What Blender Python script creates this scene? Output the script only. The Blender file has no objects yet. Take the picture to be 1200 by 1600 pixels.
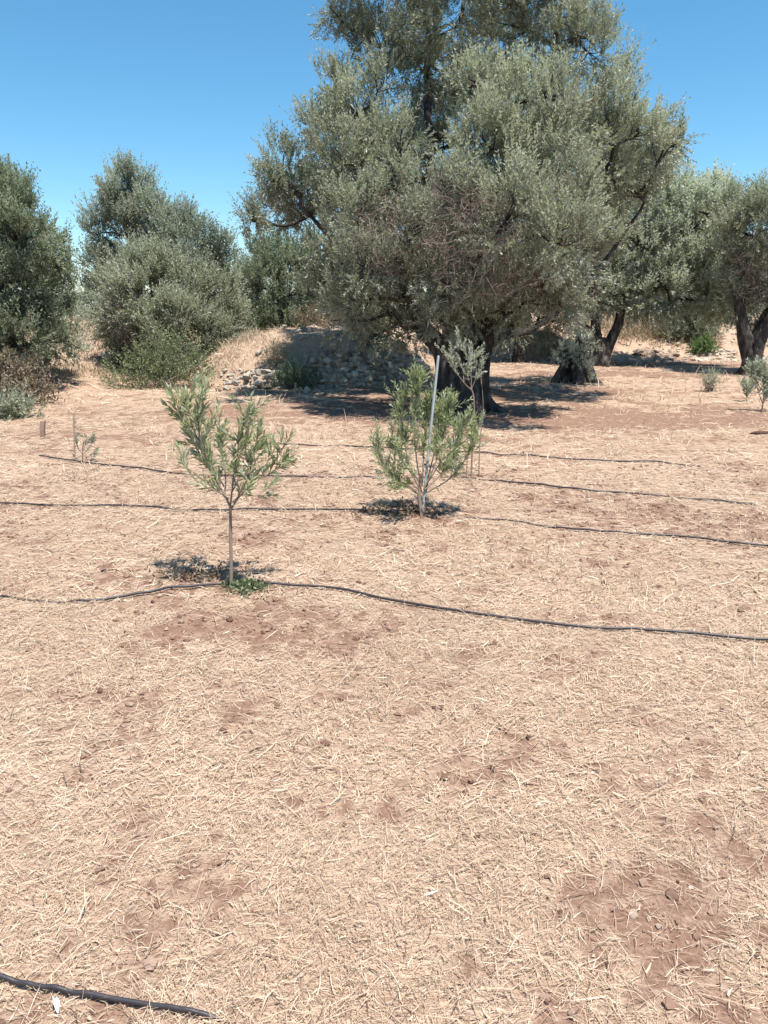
import bpy, math
import numpy as np

# ------------------------------------------------------------------ camera, light, exposure
sc = bpy.context.scene
F = 1209.0                       # focal length in photo pixels (1200 x 1600)
EYE = 1.6
PITCH = math.atan(320.0 / F)     # the horizon lies 320 px above the centre
cam_d = bpy.data.cameras.new('camera')
cam_d.sensor_fit = 'VERTICAL'; cam_d.sensor_height = 36.0
cam_d.lens = 36.0 * F / 1600.0
cam_d.clip_start = 0.05; cam_d.clip_end = 6000
cam = bpy.data.objects.new('camera', cam_d)
sc.collection.objects.link(cam)
cam.location = (0, 0, EYE)
cam.rotation_euler = (math.pi / 2 - PITCH, 0, 0)
sc.camera = cam

SUN_TO = np.array([0.19, -0.17, 1.0]); SUN_TO /= np.linalg.norm(SUN_TO)
SUN_EL = math.asin(SUN_TO[2]); SUN_AZ = math.atan2(SUN_TO[0], SUN_TO[1])   # clockwise from +Y
w = bpy.data.worlds.new('World'); sc.world = w; w.use_nodes = True
nt = w.node_tree; nt.nodes.clear()
sky = nt.nodes.new('ShaderNodeTexSky'); sky.sky_type = 'NISHITA'; sky.sun_disc = False
sky.sun_elevation = SUN_EL; sky.sun_rotation = SUN_AZ
sky.altitude = 800; sky.air_density = 1.0; sky.dust_density = 0.0; sky.ozone_density = 5.0
hsv = nt.nodes.new('ShaderNodeHueSaturation'); hsv.inputs['Saturation'].default_value = 1.17
hsv.inputs['Value'].default_value = 1.0; hsv.inputs['Hue'].default_value = 0.484
bg = nt.nodes.new('ShaderNodeBackground'); bg.inputs['Strength'].default_value = 0.082
out = nt.nodes.new('ShaderNodeOutputWorld')
nt.links.new(sky.outputs[0], hsv.inputs['Color']); nt.links.new(hsv.outputs[0], bg.inputs['Color'])
nt.links.new(bg.outputs[0], out.inputs['Surface'])

sun_d = bpy.data.lights.new('sun', 'SUN'); sun_d.energy = 4.2; sun_d.angle = math.radians(0.53)
sun_d.color = (1.0, 0.94, 0.86)
sun = bpy.data.objects.new('sun', sun_d); sc.collection.objects.link(sun)
from mathutils import Vector
sun.rotation_euler = Vector(SUN_TO).to_track_quat('Z', 'Y').to_euler()
sc.view_settings.view_transform = 'Standard'; sc.view_settings.look = 'None'
sc.view_settings.exposure = 1.10; sc.view_settings.gamma = 1.0
sc.cycles.max_bounces = 6; sc.cycles.diffuse_bounces = 3; sc.cycles.transmission_bounces = 4
sc.cycles.transparent_max_bounces = 4; sc.cycles.use_denoising = True

rng = np.random.default_rng(7)

# ------------------------------------------------------------------ projection helpers
CP, SP = math.cos(PITCH), math.sin(PITCH)
FWD = np.array([0, CP, -SP]); UPV = np.array([0, SP, CP]); RGT = np.array([1.0, 0, 0])
CAM = np.array([0, 0, EYE])
def px(x, y, z):
    """world point that a photo pixel shows at depth z (metres along the view axis)"""
    return CAM + z * (FWD + (x - 600) / F * RGT - (y - 800) / F * UPV)
def gp(x, y, z0=0.0):
    d = FWD + (x - 600) / F * RGT - (y - 800) / F * UPV
    return CAM + d * ((z0 - EYE) / d[2])
def depth_of(p): return float(np.dot(np.asarray(p) - CAM, FWD))
def nrm(v):
    v = np.asarray(v, float); return v / np.maximum(np.linalg.norm(v, axis=-1, keepdims=True), 1e-9)

# ------------------------------------------------------------------ value noise
def _hash(ix, iy, s):
    h = (ix.astype(np.int64) * 374761393 + iy.astype(np.int64) * 668265263 + s * 974711) & 0x7fffffff
    h = ((h ^ (h >> 13)) * 1274126177) & 0x7fffffff
    return ((h ^ (h >> 16)) & 0xffff) / 65535.0
def vnoise(x, y, s=0):
    ix = np.floor(x); iy = np.floor(y); fx = x - ix; fy = y - iy
    fx = fx * fx * (3 - 2 * fx); fy = fy * fy * (3 - 2 * fy)
    a = _hash(ix, iy, s); b = _hash(ix + 1, iy, s); c = _hash(ix, iy + 1, s); d = _hash(ix + 1, iy + 1, s)
    return (a * (1 - fx) + b * fx) * (1 - fy) + (c * (1 - fx) + d * fx) * fy
def fbm(x, y, s=0, o=4):
    t = 0; a = 0.5; n = 0
    for i in range(o):
        t = t + a * vnoise(x, y, s + i * 17); n += a; a *= 0.5; x = x * 2.03 + 5.1; y = y * 2.03 + 1.7
    return t / n
def sstep(a, b, x):
    t = np.clip((x - a) / (b - a), 0, 1); return t * t * (3 - 2 * t)

# ------------------------------------------------------------------ terrain
MOUND = (-1.75, 18.6, 2.95, 2.7, 1.12)
def height(x, y):
    x = np.asarray(x, float); y = np.asarray(y, float)
    near = 1 - sstep(20, 45, y)
    h = (fbm(x * 0.7, y * 0.7, 3, 3) - 0.5) * 0.05 * sstep(1, 5, y)
    h = h + (fbm(x * 4.0, y * 4.0, 5, 4) - 0.5) * 0.035 * near
    h = h + (fbm(x * 16.0, y * 16.0, 9, 2) - 0.5) * 0.014 * near
    h = h + (fbm(x * 38.0, y * 38.0, 13, 2) - 0.5) * 0.013 * (1 - sstep(3.5, 7, y))
    # rubble bank at the back, higher to the right
    b = sstep(24.2, 27.5, y + 0.8 * (fbm(x * 0.4, y * 0.4, 21, 2) - 0.5)) * sstep(-1.0, 2.5, x)
    h = h + b * (1.0 + 0.35 * (fbm(x * 0.5, y * 0.5, 31, 3) - 0.5))
    # gentle rise at the back on the other side
    l = sstep(17.2, 24.0, y) * (1 - sstep(-5.0, -3.4, x))
    h = h + l * 0.75
    l2 = sstep(14.6, 15.8, y + 0.3 * x * 0) * (1 - sstep(-7.2, -5.2, x))
    h = h + l2 * 0.28
    # stony mound behind the dry stone wall
    mx, my, rx, ry, mh = MOUND
    ex = (x - mx) / rx; ey = (y - my) / ry
    r = np.sqrt(ex * ex + np.where(ey > 0, ey * 0.5, ey) ** 2)
    m = np.clip(1 - r ** 2.0, 0, 1) ** 0.75
    h = h + m * mh * (1 + 0.25 * (fbm(x * 1.2, y * 1.2, 41, 3) - 0.5))
    back = sstep(20.5, 24, y) * (1 - sstep(-1, 2.5, x)) * sstep(-5, -3.4, x)
    h = np.maximum(h, back * 0.8)
    # small mounds of dug earth round the saplings
    for (qx, qy, rr, hh) in DIGS:
        d2 = ((x - qx) ** 2 + ((y - qy) * 1.2) ** 2) / (rr * rr)
        h = h + hh * np.exp(-d2) * (0.7 + 0.6 * fbm(x * 9, y * 9, 77, 3))
    h = h - sstep(60, 400, y) * 4.0
    return h
S1 = gp(361, 922); S2 = gp(660, 808); S3 = gp(736, 746); S0 = gp(130, 722)
DIGS = [(S1[0] - 0.12, S1[1] + 0.0, 0.42, 0.05), (S2[0] - 0.15, S2[1] + 0.15, 0.4, 0.05),
        (S1[0] - 0.75, S1[1] - 0.35, 0.3, 0.025), (S1[0] + 0.5, S1[1] - 0.3, 0.35, 0.02)]
def ground(p, dz=0.0):
    p = np.array(p, float); return np.array([p[0], p[1], float(height(p[0], p[1])) + dz])

def at_ground(x, y, dz=0.0):
    """first point of the terrain on the ray through a photo pixel"""
    d = FWD + (x - 600) / F * RGT - (y - 800) / F * UPV
    t = np.arange(.8, 60, .02); q = CAM + d * t[:, None]; hit = np.nonzero(q[:, 2] < height(q[:, 0], q[:, 1]) + dz)[0]
    return ground(q[hit[0]]) if len(hit) else ground(q[-1])

# bare soil: (photo pixel, radius x m, radius y m, strength)
BARE = [(330, 1395, .17, .22, .95), (15, 1405, .14, .2, .8), (1120, 1500, .2, .09, .35), (1060, 1540, .1, .05, .35), (1010, 1470, .08, .05, .5), (780, 1495, .12, .08, .6),
        (870, 1190, .4, .22, .5), (620, 1215, .16, .12, .45), (330, 985, .7, .26, .55), (500, 960, .4, .22, .5),
        (300, 915, .45, .16, .9), (1150, 960, .35, .3, .7), (1090, 1190, .3, .3, .35), (100, 960, .5, .3, .45),
        (640, 805, .75, .3, .85), (880, 885, .6, .4, .3), (1040, 810, 1.2, .7, .45), (1100, 650, 2.5, 1.5, .5),
        (120, 680, 1.4, .8, .6), (260, 645, 1.4, .9, .4), (850, 660, 3.0, 1.4, .45), (60, 830, .8, .5, .4),
        (430, 1100, .35, .2, .4), (290, 1085, .14, .06, .7), (40, 1250, .25, .2, .45), (900, 1480, .2, .12, .5),
        (550, 640, 3.4, 1.5, .5), (740, 615, 4.0, 1.8, .7), (980, 585, 4.5, 1.2, .55), (1020, 570, 5.0, 2.0, .5), (740, 1560, .22, .1, .5), (1180, 1300, .2, .2, .5)]
BAREW = [(gp(a, b), c, d, e) for a, b, c, d, e in BARE]
def straw(x, y):
    x = np.asarray(x, float); y = np.asarray(y, float)
    s = 0.66 + 0.8 * (fbm(x * 1.1, y * 1.1, 61, 4) - 0.5) + 1.1 * (fbm(x * 5.0, y * 5.0, 71, 3) - 0.5) + 0.9 * (fbm(x * 15.0, y * 15.0, 73, 2) - 0.5)
    wob = 0.35 + 1.5 * fbm(x * 6, y * 6, 83, 3) ** 1.0
    for p, rx, ry, st in BAREW:
        d2 = (((x - p[0]) / rx) ** 2 + ((y - p[1]) / ry) ** 2) * wob
        s = s - st * np.where(ry > .9, .95, .5) * np.exp(-d2 * 1.1)  # wide soil patches under the trees also deepen their shade in the colour
    # long faint streaks left by mowing
    u = x * 0.93 + y * 0.36; v = -x * 0.36 + y * 0.93
    s = s + 0.22 * (fbm(u * 0.5, v * 2.2, 91, 3) - 0.5) * sstep(3, 7, y)
    return np.clip(s, 0, 1)

# ------------------------------------------------------------------ mesh helpers
class MB:
    def __init__(self): self.v = []; self.f = []; self.sz = []; self.t = []; self.n = 0; self.sm = []
    def add(self, v, f, tint=None, smooth=False):
        v = np.asarray(v, float).reshape(-1, 3); f = np.asarray(f, int)
        if len(f) == 0: return
        self.v.append(v); self.f.append((f + self.n).ravel()); self.sz.append(np.full(len(f), f.shape[1]))
        self.t.append(np.full(len(f), 0.5) if tint is None else np.broadcast_to(np.asarray(tint, float), (len(f),)))
        self.sm.append(np.full(len(f), smooth)); self.n += len(v)
    def mesh(self, name, origin=(0, 0, 0)):
        v = np.concatenate(self.v) - np.asarray(origin); f = np.concatenate(self.f); sz = np.concatenate(self.sz)
        me = bpy.data.meshes.new(name)
        me.vertices.add(len(v)); me.vertices.foreach_set('co', v.astype(np.float32).ravel())
        me.loops.add(len(f)); me.loops.foreach_set('vertex_index', f.astype(np.int32))
        me.polygons.add(len(sz)); st = np.concatenate([[0], np.cumsum(sz)[:-1]])
        me.polygons.foreach_set('loop_start', st.astype(np.int32))
        me.polygons.foreach_set('use_smooth', np.concatenate(self.sm))
        a = me.attributes.new('tint', 'FLOAT', 'FACE'); a.data.foreach_set('value', np.concatenate(self.t).astype(np.float32))
        me.update(calc_edges=True); me.validate()
        return me
    def build(self, name, mat, parent=None, origin=(0, 0, 0)):
        o = bpy.data.objects.new(name, self.mesh(name, origin)); sc.collection.objects.link(o)
        o.data.materials.append(mat)
        if parent is not None: o.parent = parent
        else: o.location = origin
        return o
def tag(o, label=None, cat=None, group=None, kind=None):
    if label: o['label'] = label
    if cat: o['category'] = cat
    if group: o['group'] = group
    if kind: o['kind'] = kind
    return o
def empty(name, loc, label, cat, group=None):
    o = bpy.data.objects.new(name, None); sc.collection.objects.link(o); o.location = tuple(loc)
    o.empty_display_size = 0.2
    return tag(o, label, cat, group)

def smooth_path(pts, n):
    """Catmull-Rom through pts"""
    p = np.asarray(pts, float)
    if len(p) == 2: p = np.array([p[0], (p[0] + p[1]) / 2, p[1]])
    q = np.vstack([2 * p[0] - p[1], p, 2 * p[-1] - p[-2]])
    t = np.linspace(0, len(p) - 1 - 1e-9, n); i = t.astype(int); u = (t - i)[:, None]
    a, b, c, d = q[i], q[i + 1], q[i + 2], q[i + 3]
    return 0.5 * (2 * b + (c - a) * u + (2 * a - 5 * b + 4 * c - d) * u ** 2 + (3 * b - a - 3 * c + d) * u ** 3)
def tube(mb, path, rad, ns=8, flute=0.0, seed=0, tint=0.5, cap=True, wobble=0.0):
    p = np.asarray(path, float); n = len(p); r = np.interp(np.linspace(0, 1, n), np.linspace(0, 1, len(rad)), rad)
    t = nrm(np.gradient(p, axis=0)); ref = np.array([0.31, 0.17, 0.93])
    if abs(np.dot(t[0], ref)) > 0.9: ref = np.array([1.0, 0.2, 0.1])
    a = nrm(np.cross(t, ref)); b = np.cross(t, a)
    th = np.arange(ns) * 2 * math.pi / ns
    rr = np.ones((n, ns)) * r[:, None]
    if flute > 0:
        hgt = np.linspace(0, n * 0.25, n)[:, None]; ang = np.cos(th)[None] * 2.2; an2 = np.sin(th)[None] * 2.2
        rr = rr * (1 + flute * 2 * (fbm(ang + 10 + hgt * 0.25 + seed, an2 + 20 + hgt * 0.2, seed, 3) - 0.5)
                   + flute * 0.6 * np.sin(th[None] * 5 + seed + hgt * 0.8 + 2 * fbm(hgt, hgt * 0 + seed, 4, 2)))
    v = p[:, None, :] + rr[:, :, None] * (np.cos(th)[None, :, None] * a[:, None, :] + np.sin(th)[None, :, None] * b[:, None, :])
    v = v.reshape(-1, 3); i = np.arange(n - 1)[:, None] * ns; j = np.arange(ns)[None]; k = (j + 1) % ns
    f = np.stack([i + j, i + k, i + ns + k, i + ns + j], -1).reshape(-1, 4)
    mb.add(v, f, tint, True)
    if cap:
        mb.add(np.vstack([v[-ns:], p[-1:] + t[-1] * r[-1] * 0.4]), np.stack([np.arange(ns), (np.arange(ns) + 1) % ns, np.full(ns, ns)], -1), tint, True)
        mb.add(np.vstack([v[:ns], p[:1]]), np.stack([(np.arange(ns) + 1) % ns, np.arange(ns), np.full(ns, ns)], -1), tint, True)

def leaves(mb, P, D, N, L, W, tint):
    """leaf blades: base P, direction D, upper side N"""
    D = nrm(D); S = nrm(np.cross(D, N)); L = np.asarray(L)[:, None]; W = np.asarray(W)[:, None]
    Nn = np.cross(S, D)
    v0 = P; tip = P + D * L - Nn * L * 0.06; mid = P + D * L * 0.45
    v = np.stack([v0, mid + S * W * .5, tip, mid - S * W * .5], 1).reshape(-1, 3)
    f = np.arange(len(P) * 4).reshape(-1, 4)
    mb.add(v, f, tint)
def sprigs(mb, O, D, Ls, nl, leaf, wid, tint, rg, open_=0.85, curve=0.25, up=0.3):
    """olive shoots: O origin, D direction, Ls length; nl leaves on each in opposite pairs"""
    n = len(O); D = nrm(D)
    k = np.arange(nl); t = (k // 2 + 0.6) / (nl / 2)
    side = nrm(np.cross(D, rg.normal(size=(n, 3)))); side2 = np.cross(D, side)
    bend = nrm(rg.normal(size=(n, 3)) + np.array([0, 0, up * 2])) * curve
    tt = t[None, :, None]
    pos = O[:, None] + Ls[:, None, None] * (D[:, None] * tt + bend[:, None] * tt ** 2)
    ax = nrm(D[:, None] + 2 * bend[:, None] * tt)
    ph = (k // 2 % 2) * (math.pi / 2) + (k % 2) * math.pi
    ph = ph[None] + rg.normal(0, 0.35, (n, nl))
    rad = np.cos(ph)[..., None] * side[:, None] + np.sin(ph)[..., None] * side2[:, None]
    op = np.clip(open_ + rg.normal(0, 0.2, (n, nl)), 0.2, 1.5) * (1 - 0.35 * t)[None]
    ld = ax * np.cos(op)[..., None] + rad * np.sin(op)[..., None] + rg.normal(0, 0.12, (n, nl, 3))
    ln = ax - ld * np.sum(ax * ld, -1, keepdims=True) / np.sum(ld * ld, -1, keepdims=True) + rg.normal(0, 0.25, (n, nl, 3))
    ll = leaf * (0.65 + 0.6 * rg.random((n, nl))) * (1 - 0.3 * t[None] ** 3)
    ww = wid * (0.75 + 0.5 * rg.random((n, nl)))
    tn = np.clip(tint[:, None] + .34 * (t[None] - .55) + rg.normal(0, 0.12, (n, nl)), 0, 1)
    leaves(mb, pos.reshape(-1, 3), ld.reshape(-1, 3), ln.reshape(-1, 3), ll.ravel(), ww.ravel(), tn.ravel())

def ico(sub=1):
    t = (1 + 5 ** .5) / 2
    v = [(-1, t, 0), (1, t, 0), (-1, -t, 0), (1, -t, 0), (0, -1, t), (0, 1, t), (0, -1, -t), (0, 1, -t), (t, 0, -1), (t, 0, 1), (-t, 0, -1), (-t, 0, 1)]
    f = [(0, 11, 5), (0, 5, 1), (0, 1, 7), (0, 7, 10), (0, 10, 11), (1, 5, 9), (5, 11, 4), (11, 10, 2), (10, 7, 6), (7, 1, 8), (3, 9, 4), (3, 4, 2), (3, 2, 6), (3, 6, 8), (3, 8, 9), (4, 9, 5), (2, 4, 11), (6, 2, 10), (8, 6, 7), (9, 8, 1)]
    v = [tuple(nrm(np.array(q))) for q in v]
    for _ in range(sub):
        c = {}; nf = []
        def m(a, b):
            key = (min(a, b), max(a, b))
            if key not in c:
                v.append(tuple(nrm((np.array(v[a]) + np.array(v[b])) / 2))); c[key] = len(v) - 1
            return c[key]
        for a, b, d in f:
            x, y, z = m(a, b), m(b, d), m(d, a); nf += [(a, x, z), (b, y, x), (d, z, y), (x, y, z)]
        f = nf
    return np.array(v), np.array(f)
ICO = ico(1); ICO2 = ico(2)
def rock(mb, c, size, rg, flat=0.65, tint=0.5, fine=False, smooth=False):
    v, f = ICO2 if fine else ICO
    s = np.array(size) if np.ndim(size) else np.array([size * (0.75 + .5 * rg.random()), size * (0.75 + .5 * rg.random()), size * flat * (0.8 + .4 * rg.random())])
    k = nrm(rg.normal(size=(7, 3))); off = 0.34 + 0.36 * rg.random(7)
    q = v.copy()
    for a, o in zip(k, off):                      # chop facets
        d = q @ a; q = q - np.maximum(d - o, 0)[:, None] * a
    q = q + rg.normal(0, 0.05, q.shape)
    an = rg.random() * 6.28; R = np.array([[math.cos(an), -math.sin(an), 0], [math.sin(an), math.cos(an), 0], [0, 0, 1]])
    mb.add((q * s) @ R.T + np.asarray(c), f, tint, smooth)

# ------------------------------------------------------------------ materials
def new_mat(name):
    m = bpy.data.materials.new(name); m.use_nodes = True; t = m.node_tree; t.nodes.clear()
    return m, t, (lambda k, **kw: _node(t, k, **kw)), t.links.new
def _node(t, k, **kw):
    n = t.nodes.new('ShaderNode' + k)
    for a, b in kw.items(): setattr(n, a, b)
    return n
def ramp(N, pts):
    r = N('ValToRGB'); e = r.color_ramp.elements
    while len(e) < len(pts): e.new(0.5)
    for x, (p, c) in zip(e, pts): x.position = p; x.color = (*c, 1)
    return r
def leaf_mat(name, top_d, top_l, und_d, und_l, transl=0.22, rough=0.5, scale=1.3, spec=0.4):
    m, t, N, L = new_mat(name)
    at = N('Attribute', attribute_name='tint'); geo = N('NewGeometry')
    nz = N('TexNoise'); nz.inputs['Scale'].default_value = scale; nz.inputs['Detail'].default_value = 3
    L(geo.outputs['Position'], nz.inputs['Vector'])
    ad = N('Math', operation='MULTIPLY_ADD'); ad.inputs[1].default_value = 0.9
    L(nz.outputs[0], ad.inputs[0]); 
    sub = N('Math', operation='SUBTRACT'); sub.inputs[1].default_value = 0.45
    L(at.outputs['Fac'], sub.inputs[0]); L(sub.outputs[0], ad.inputs[2])
    r1 = ramp(N, [(0.1, top_d), (0.9, top_l)]); r2 = ramp(N, [(0.1, und_d), (0.9, und_l)])
    L(ad.outputs[0], r1.inputs[0]); L(ad.outputs[0], r2.inputs[0])
    mx = N('Mix', data_type='RGBA'); L(geo.outputs['Backfacing'], mx.inputs[0]); L(r1.outputs[0], mx.inputs[6]); L(r2.outputs[0], mx.inputs[7])
    pb = N('BsdfPrincipled'); pb.inputs['Roughness'].default_value = rough; pb.inputs['Specular IOR Level'].default_value = spec
    L(mx.outputs[2], pb.inputs['Base Color'])
    tr = N('BsdfTranslucent'); tc = N('Mix', data_type='RGBA', blend_type='MULTIPLY'); tc.inputs[0].default_value = 1
    L(r1.outputs[0], tc.inputs[6]); tc.inputs[7].default_value = (1.35, 1.45, 0.95, 1); L(tc.outputs[2], tr.inputs['Color'])
    ms = N('MixShader'); ms.inputs[0].default_value = transl
    L(pb.outputs[0], ms.inputs[1]); L(tr.outputs[0], ms.inputs[2])
    o = N('OutputMaterial'); L(ms.outputs[0], o.inputs['Surface'])
    return m
def tint_mat(name, pts, rough=0.85, spec=0.2, noise=0.0, nscale=30.0, bump=0.0, bscale=40.0, stretch=None, bdist=0.02):
    m, t, N, L = new_mat(name)
    at = N('Attribute', attribute_name='tint'); geo = N('NewGeometry')
    mp = N('Mapping'); L(geo.outputs['Position'], mp.inputs['Vector'])
    if stretch: mp.inputs['Scale'].default_value = stretch
    nz = N('TexNoise'); nz.inputs['Scale'].default_value = nscale; nz.inputs['Detail'].default_value = 6; nz.inputs['Roughness'].default_value = 0.65
    L(mp.outputs[0], nz.inputs['Vector'])
    ma = N('Math', operation='MULTIPLY_ADD'); ma.inputs[1].default_value = noise; L(nz.outputs[0], ma.inputs[0])
    sb = N('Math', operation='SUBTRACT'); sb.inputs[1].default_value = noise * 0.5; L(at.outputs['Fac'], sb.inputs[0]); L(sb.outputs[0], ma.inputs[2])
    r = ramp(N, pts); L(ma.outputs[0], r.inputs[0])
    pb = N('BsdfPrincipled'); pb.inputs['Roughness'].default_value = rough; pb.inputs['Specular IOR Level'].default_value = spec
    L(r.outputs[0], pb.inputs['Base Color'])
    if bump:
        n2 = N('TexNoise'); n2.inputs['Scale'].default_value = bscale; n2.inputs['Detail'].default_value = 6; n2.inputs['Roughness'].default_value = 0.7
        L(mp.outputs[0], n2.inputs['Vector'])
        b = N('Bump'); b.inputs['Strength'].default_value = bump; b.inputs['Distance'].default_value = bdist
        L(n2.outputs[0], b.inputs['Height']); L(b.outputs[0], pb.inputs['Normal'])
    o = N('OutputMaterial'); L(pb.outputs[0], o.inputs['Surface'])
    return m

M_OLIVE = leaf_mat('olive_leaf', (.125, .136, .098), (.32, .335, .255), (.29, .305, .255), (.60, .62, .54), transl=.32)
M_OLIVE_BLUE = leaf_mat('olive_leaf_grey', (.125, .145, .118), (.29, .315, .26), (.30, .325, .285), (.58, .61, .55), transl=.36)
M_OLIVE_GREEN = leaf_mat('olive_leaf_green', (.100, .125, .082), (.23, .265, .185), (.26, .285, .225), (.48, .52, .43), transl=.36)
M_SILVER = leaf_mat('olive_leaf_silver', (.17, .19, .145), (.41, .435, .365), (.40, .42, .37), (.70, .73, .66), transl=.34)
M_YOUNG = leaf_mat('young_olive_leaf', (.15, .175, .085), (.33, .36, .20), (.34, .36, .25), (.58, .60, .45), transl=.3, scale=9)
M_YOUNG2 = leaf_mat('yellow_green_young_leaf', (.14, .175, .075), (.32, .365, .185), (.33, .36, .23), (.57, .60, .44), transl=.3, scale=9)
M_SHRUB = leaf_mat('shrub_leaf', (.095, .120, .062), (.205, .235, .125), (.16, .185, .105), (.28, .31, .19), transl=.25, scale=4)
M_BRIGHT = leaf_mat('bright_weed_leaf', (.075, .125, .045), (.15, .215, .08), (.12, .17, .07), (.20, .26, .12), transl=.3, scale=4)
M_DRYLEAF = leaf_mat('dry_leaf', (.12, .085, .055), (.25, .19, .13), (.14, .10, .07), (.30, .23, .17), transl=.15, scale=3)
M_PALEDRY = leaf_mat('pale_dry_leaf', (.22, .18, .11), (.40, .34, .23), (.24, .20, .13), (.42, .36, .25), transl=.25, scale=3)
M_BARK = tint_mat('olive_bark', [(0.15, (.020, .016, .014)), (0.5, (.060, .050, .044)), (0.85, (.18, .158, .14))], noise=1.7, nscale=9, bump=1.0, bscale=14, stretch=(1, 1, .3), bdist=.06)
M_BARKY = tint_mat('young_bark', [(0.1, (.13, .095, .07)), (0.9, (.30, .24, .19))], noise=.8, nscale=60, bump=.4, bscale=120, stretch=(1, 1, .4), bdist=.004)
M_TWIG = tint_mat('dead_twig', [(0, (.12, .082, .070)), (0.5, (.22, .165, .14)), (1, (.36, .30, .265))], noise=.5, nscale=3)
M_STONE = tint_mat('limestone', [(0, (.11, .09, .07)), (0.4, (.28, .24, .195)), (1, (.54, .485, .41))], noise=.8, nscale=9, bump=.7, bscale=25, bdist=.03)
M_RUBBLE = tint_mat('earthy_rubble', [(0, (.17, .115, .09)), (0.5, (.34, .26, .205)), (1, (.52, .45, .37))], noise=.8, nscale=9, bump=.7, bscale=25, bdist=.03)
M_REDSTONE = tint_mat('soil_clod', [(0, (.085, .045, .032)), (0.5, (.24, .145, .105)), (1, (.42, .34, .27))], noise=.4, nscale=30, bump=.6, bscale=60, bdist=.008)
M_PIPE = tint_mat('black_polythene', [(0, (.018, .017, .020)), (1, (.06, .052, .058))], rough=.45, spec=.45, noise=.6, nscale=25, bump=.1)
M_STAKE = tint_mat('grey_plastic', [(0, (.22, .26, .265)), (1, (.42, .46, .45))], rough=.6, spec=.3, noise=.8, nscale=14)
M_WOOD = tint_mat('weathered_wood', [(0, (.16, .10, .075)), (1, (.38, .27, .21))], noise=1.0, nscale=18, stretch=(1, 1, .15), bump=.5, bscale=40, bdist=.01)
M_CANE = tint_mat('dry_cane', [(0, (.18, .12, .09)), (1, (.40, .31, .23))], noise=.8, nscale=30)
M_WHITE = tint_mat('white_scrap', [(0, (.66, .64, .62)), (1, (.82, .81, .79))], rough=.6, noise=.4, nscale=40)
M_STRAW = tint_mat('straw', [(0, (.085, .05, .036)), (0.12, (.24, .165, .12)), (0.3, (.46, .335, .245)), (0.65, (.62, .487, .362)), (1, (.84, .71, .57))], rough=.7, spec=.25, noise=.12, nscale=5)
def thin(m, f):      # dry blades let some light through
    t = m.node_tree; pb = next(n for n in t.nodes if n.type == 'BSDF_PRINCIPLED'); o = next(n for n in t.nodes if n.type == 'OUTPUT_MATERIAL')
    tr = t.nodes.new('ShaderNodeBsdfTranslucent'); ms = t.nodes.new('ShaderNodeMixShader'); ms.inputs[0].default_value = f
    t.links.new(pb.inputs['Base Color'].links[0].from_socket, tr.inputs['Color']); t.links.new(pb.outputs[0], ms.inputs[1]); t.links.new(tr.outputs[0], ms.inputs[2]); t.links.new(ms.outputs[0], o.inputs['Surface'])
thin(M_STRAW, .3)
M_DRYGRASS = tint_mat('dry_grass', [(0, (.20, .15, .10)), (0.5, (.42, .335, .235)), (1, (.62, .53, .40))], rough=.75, noise=.2, nscale=5)

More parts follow.
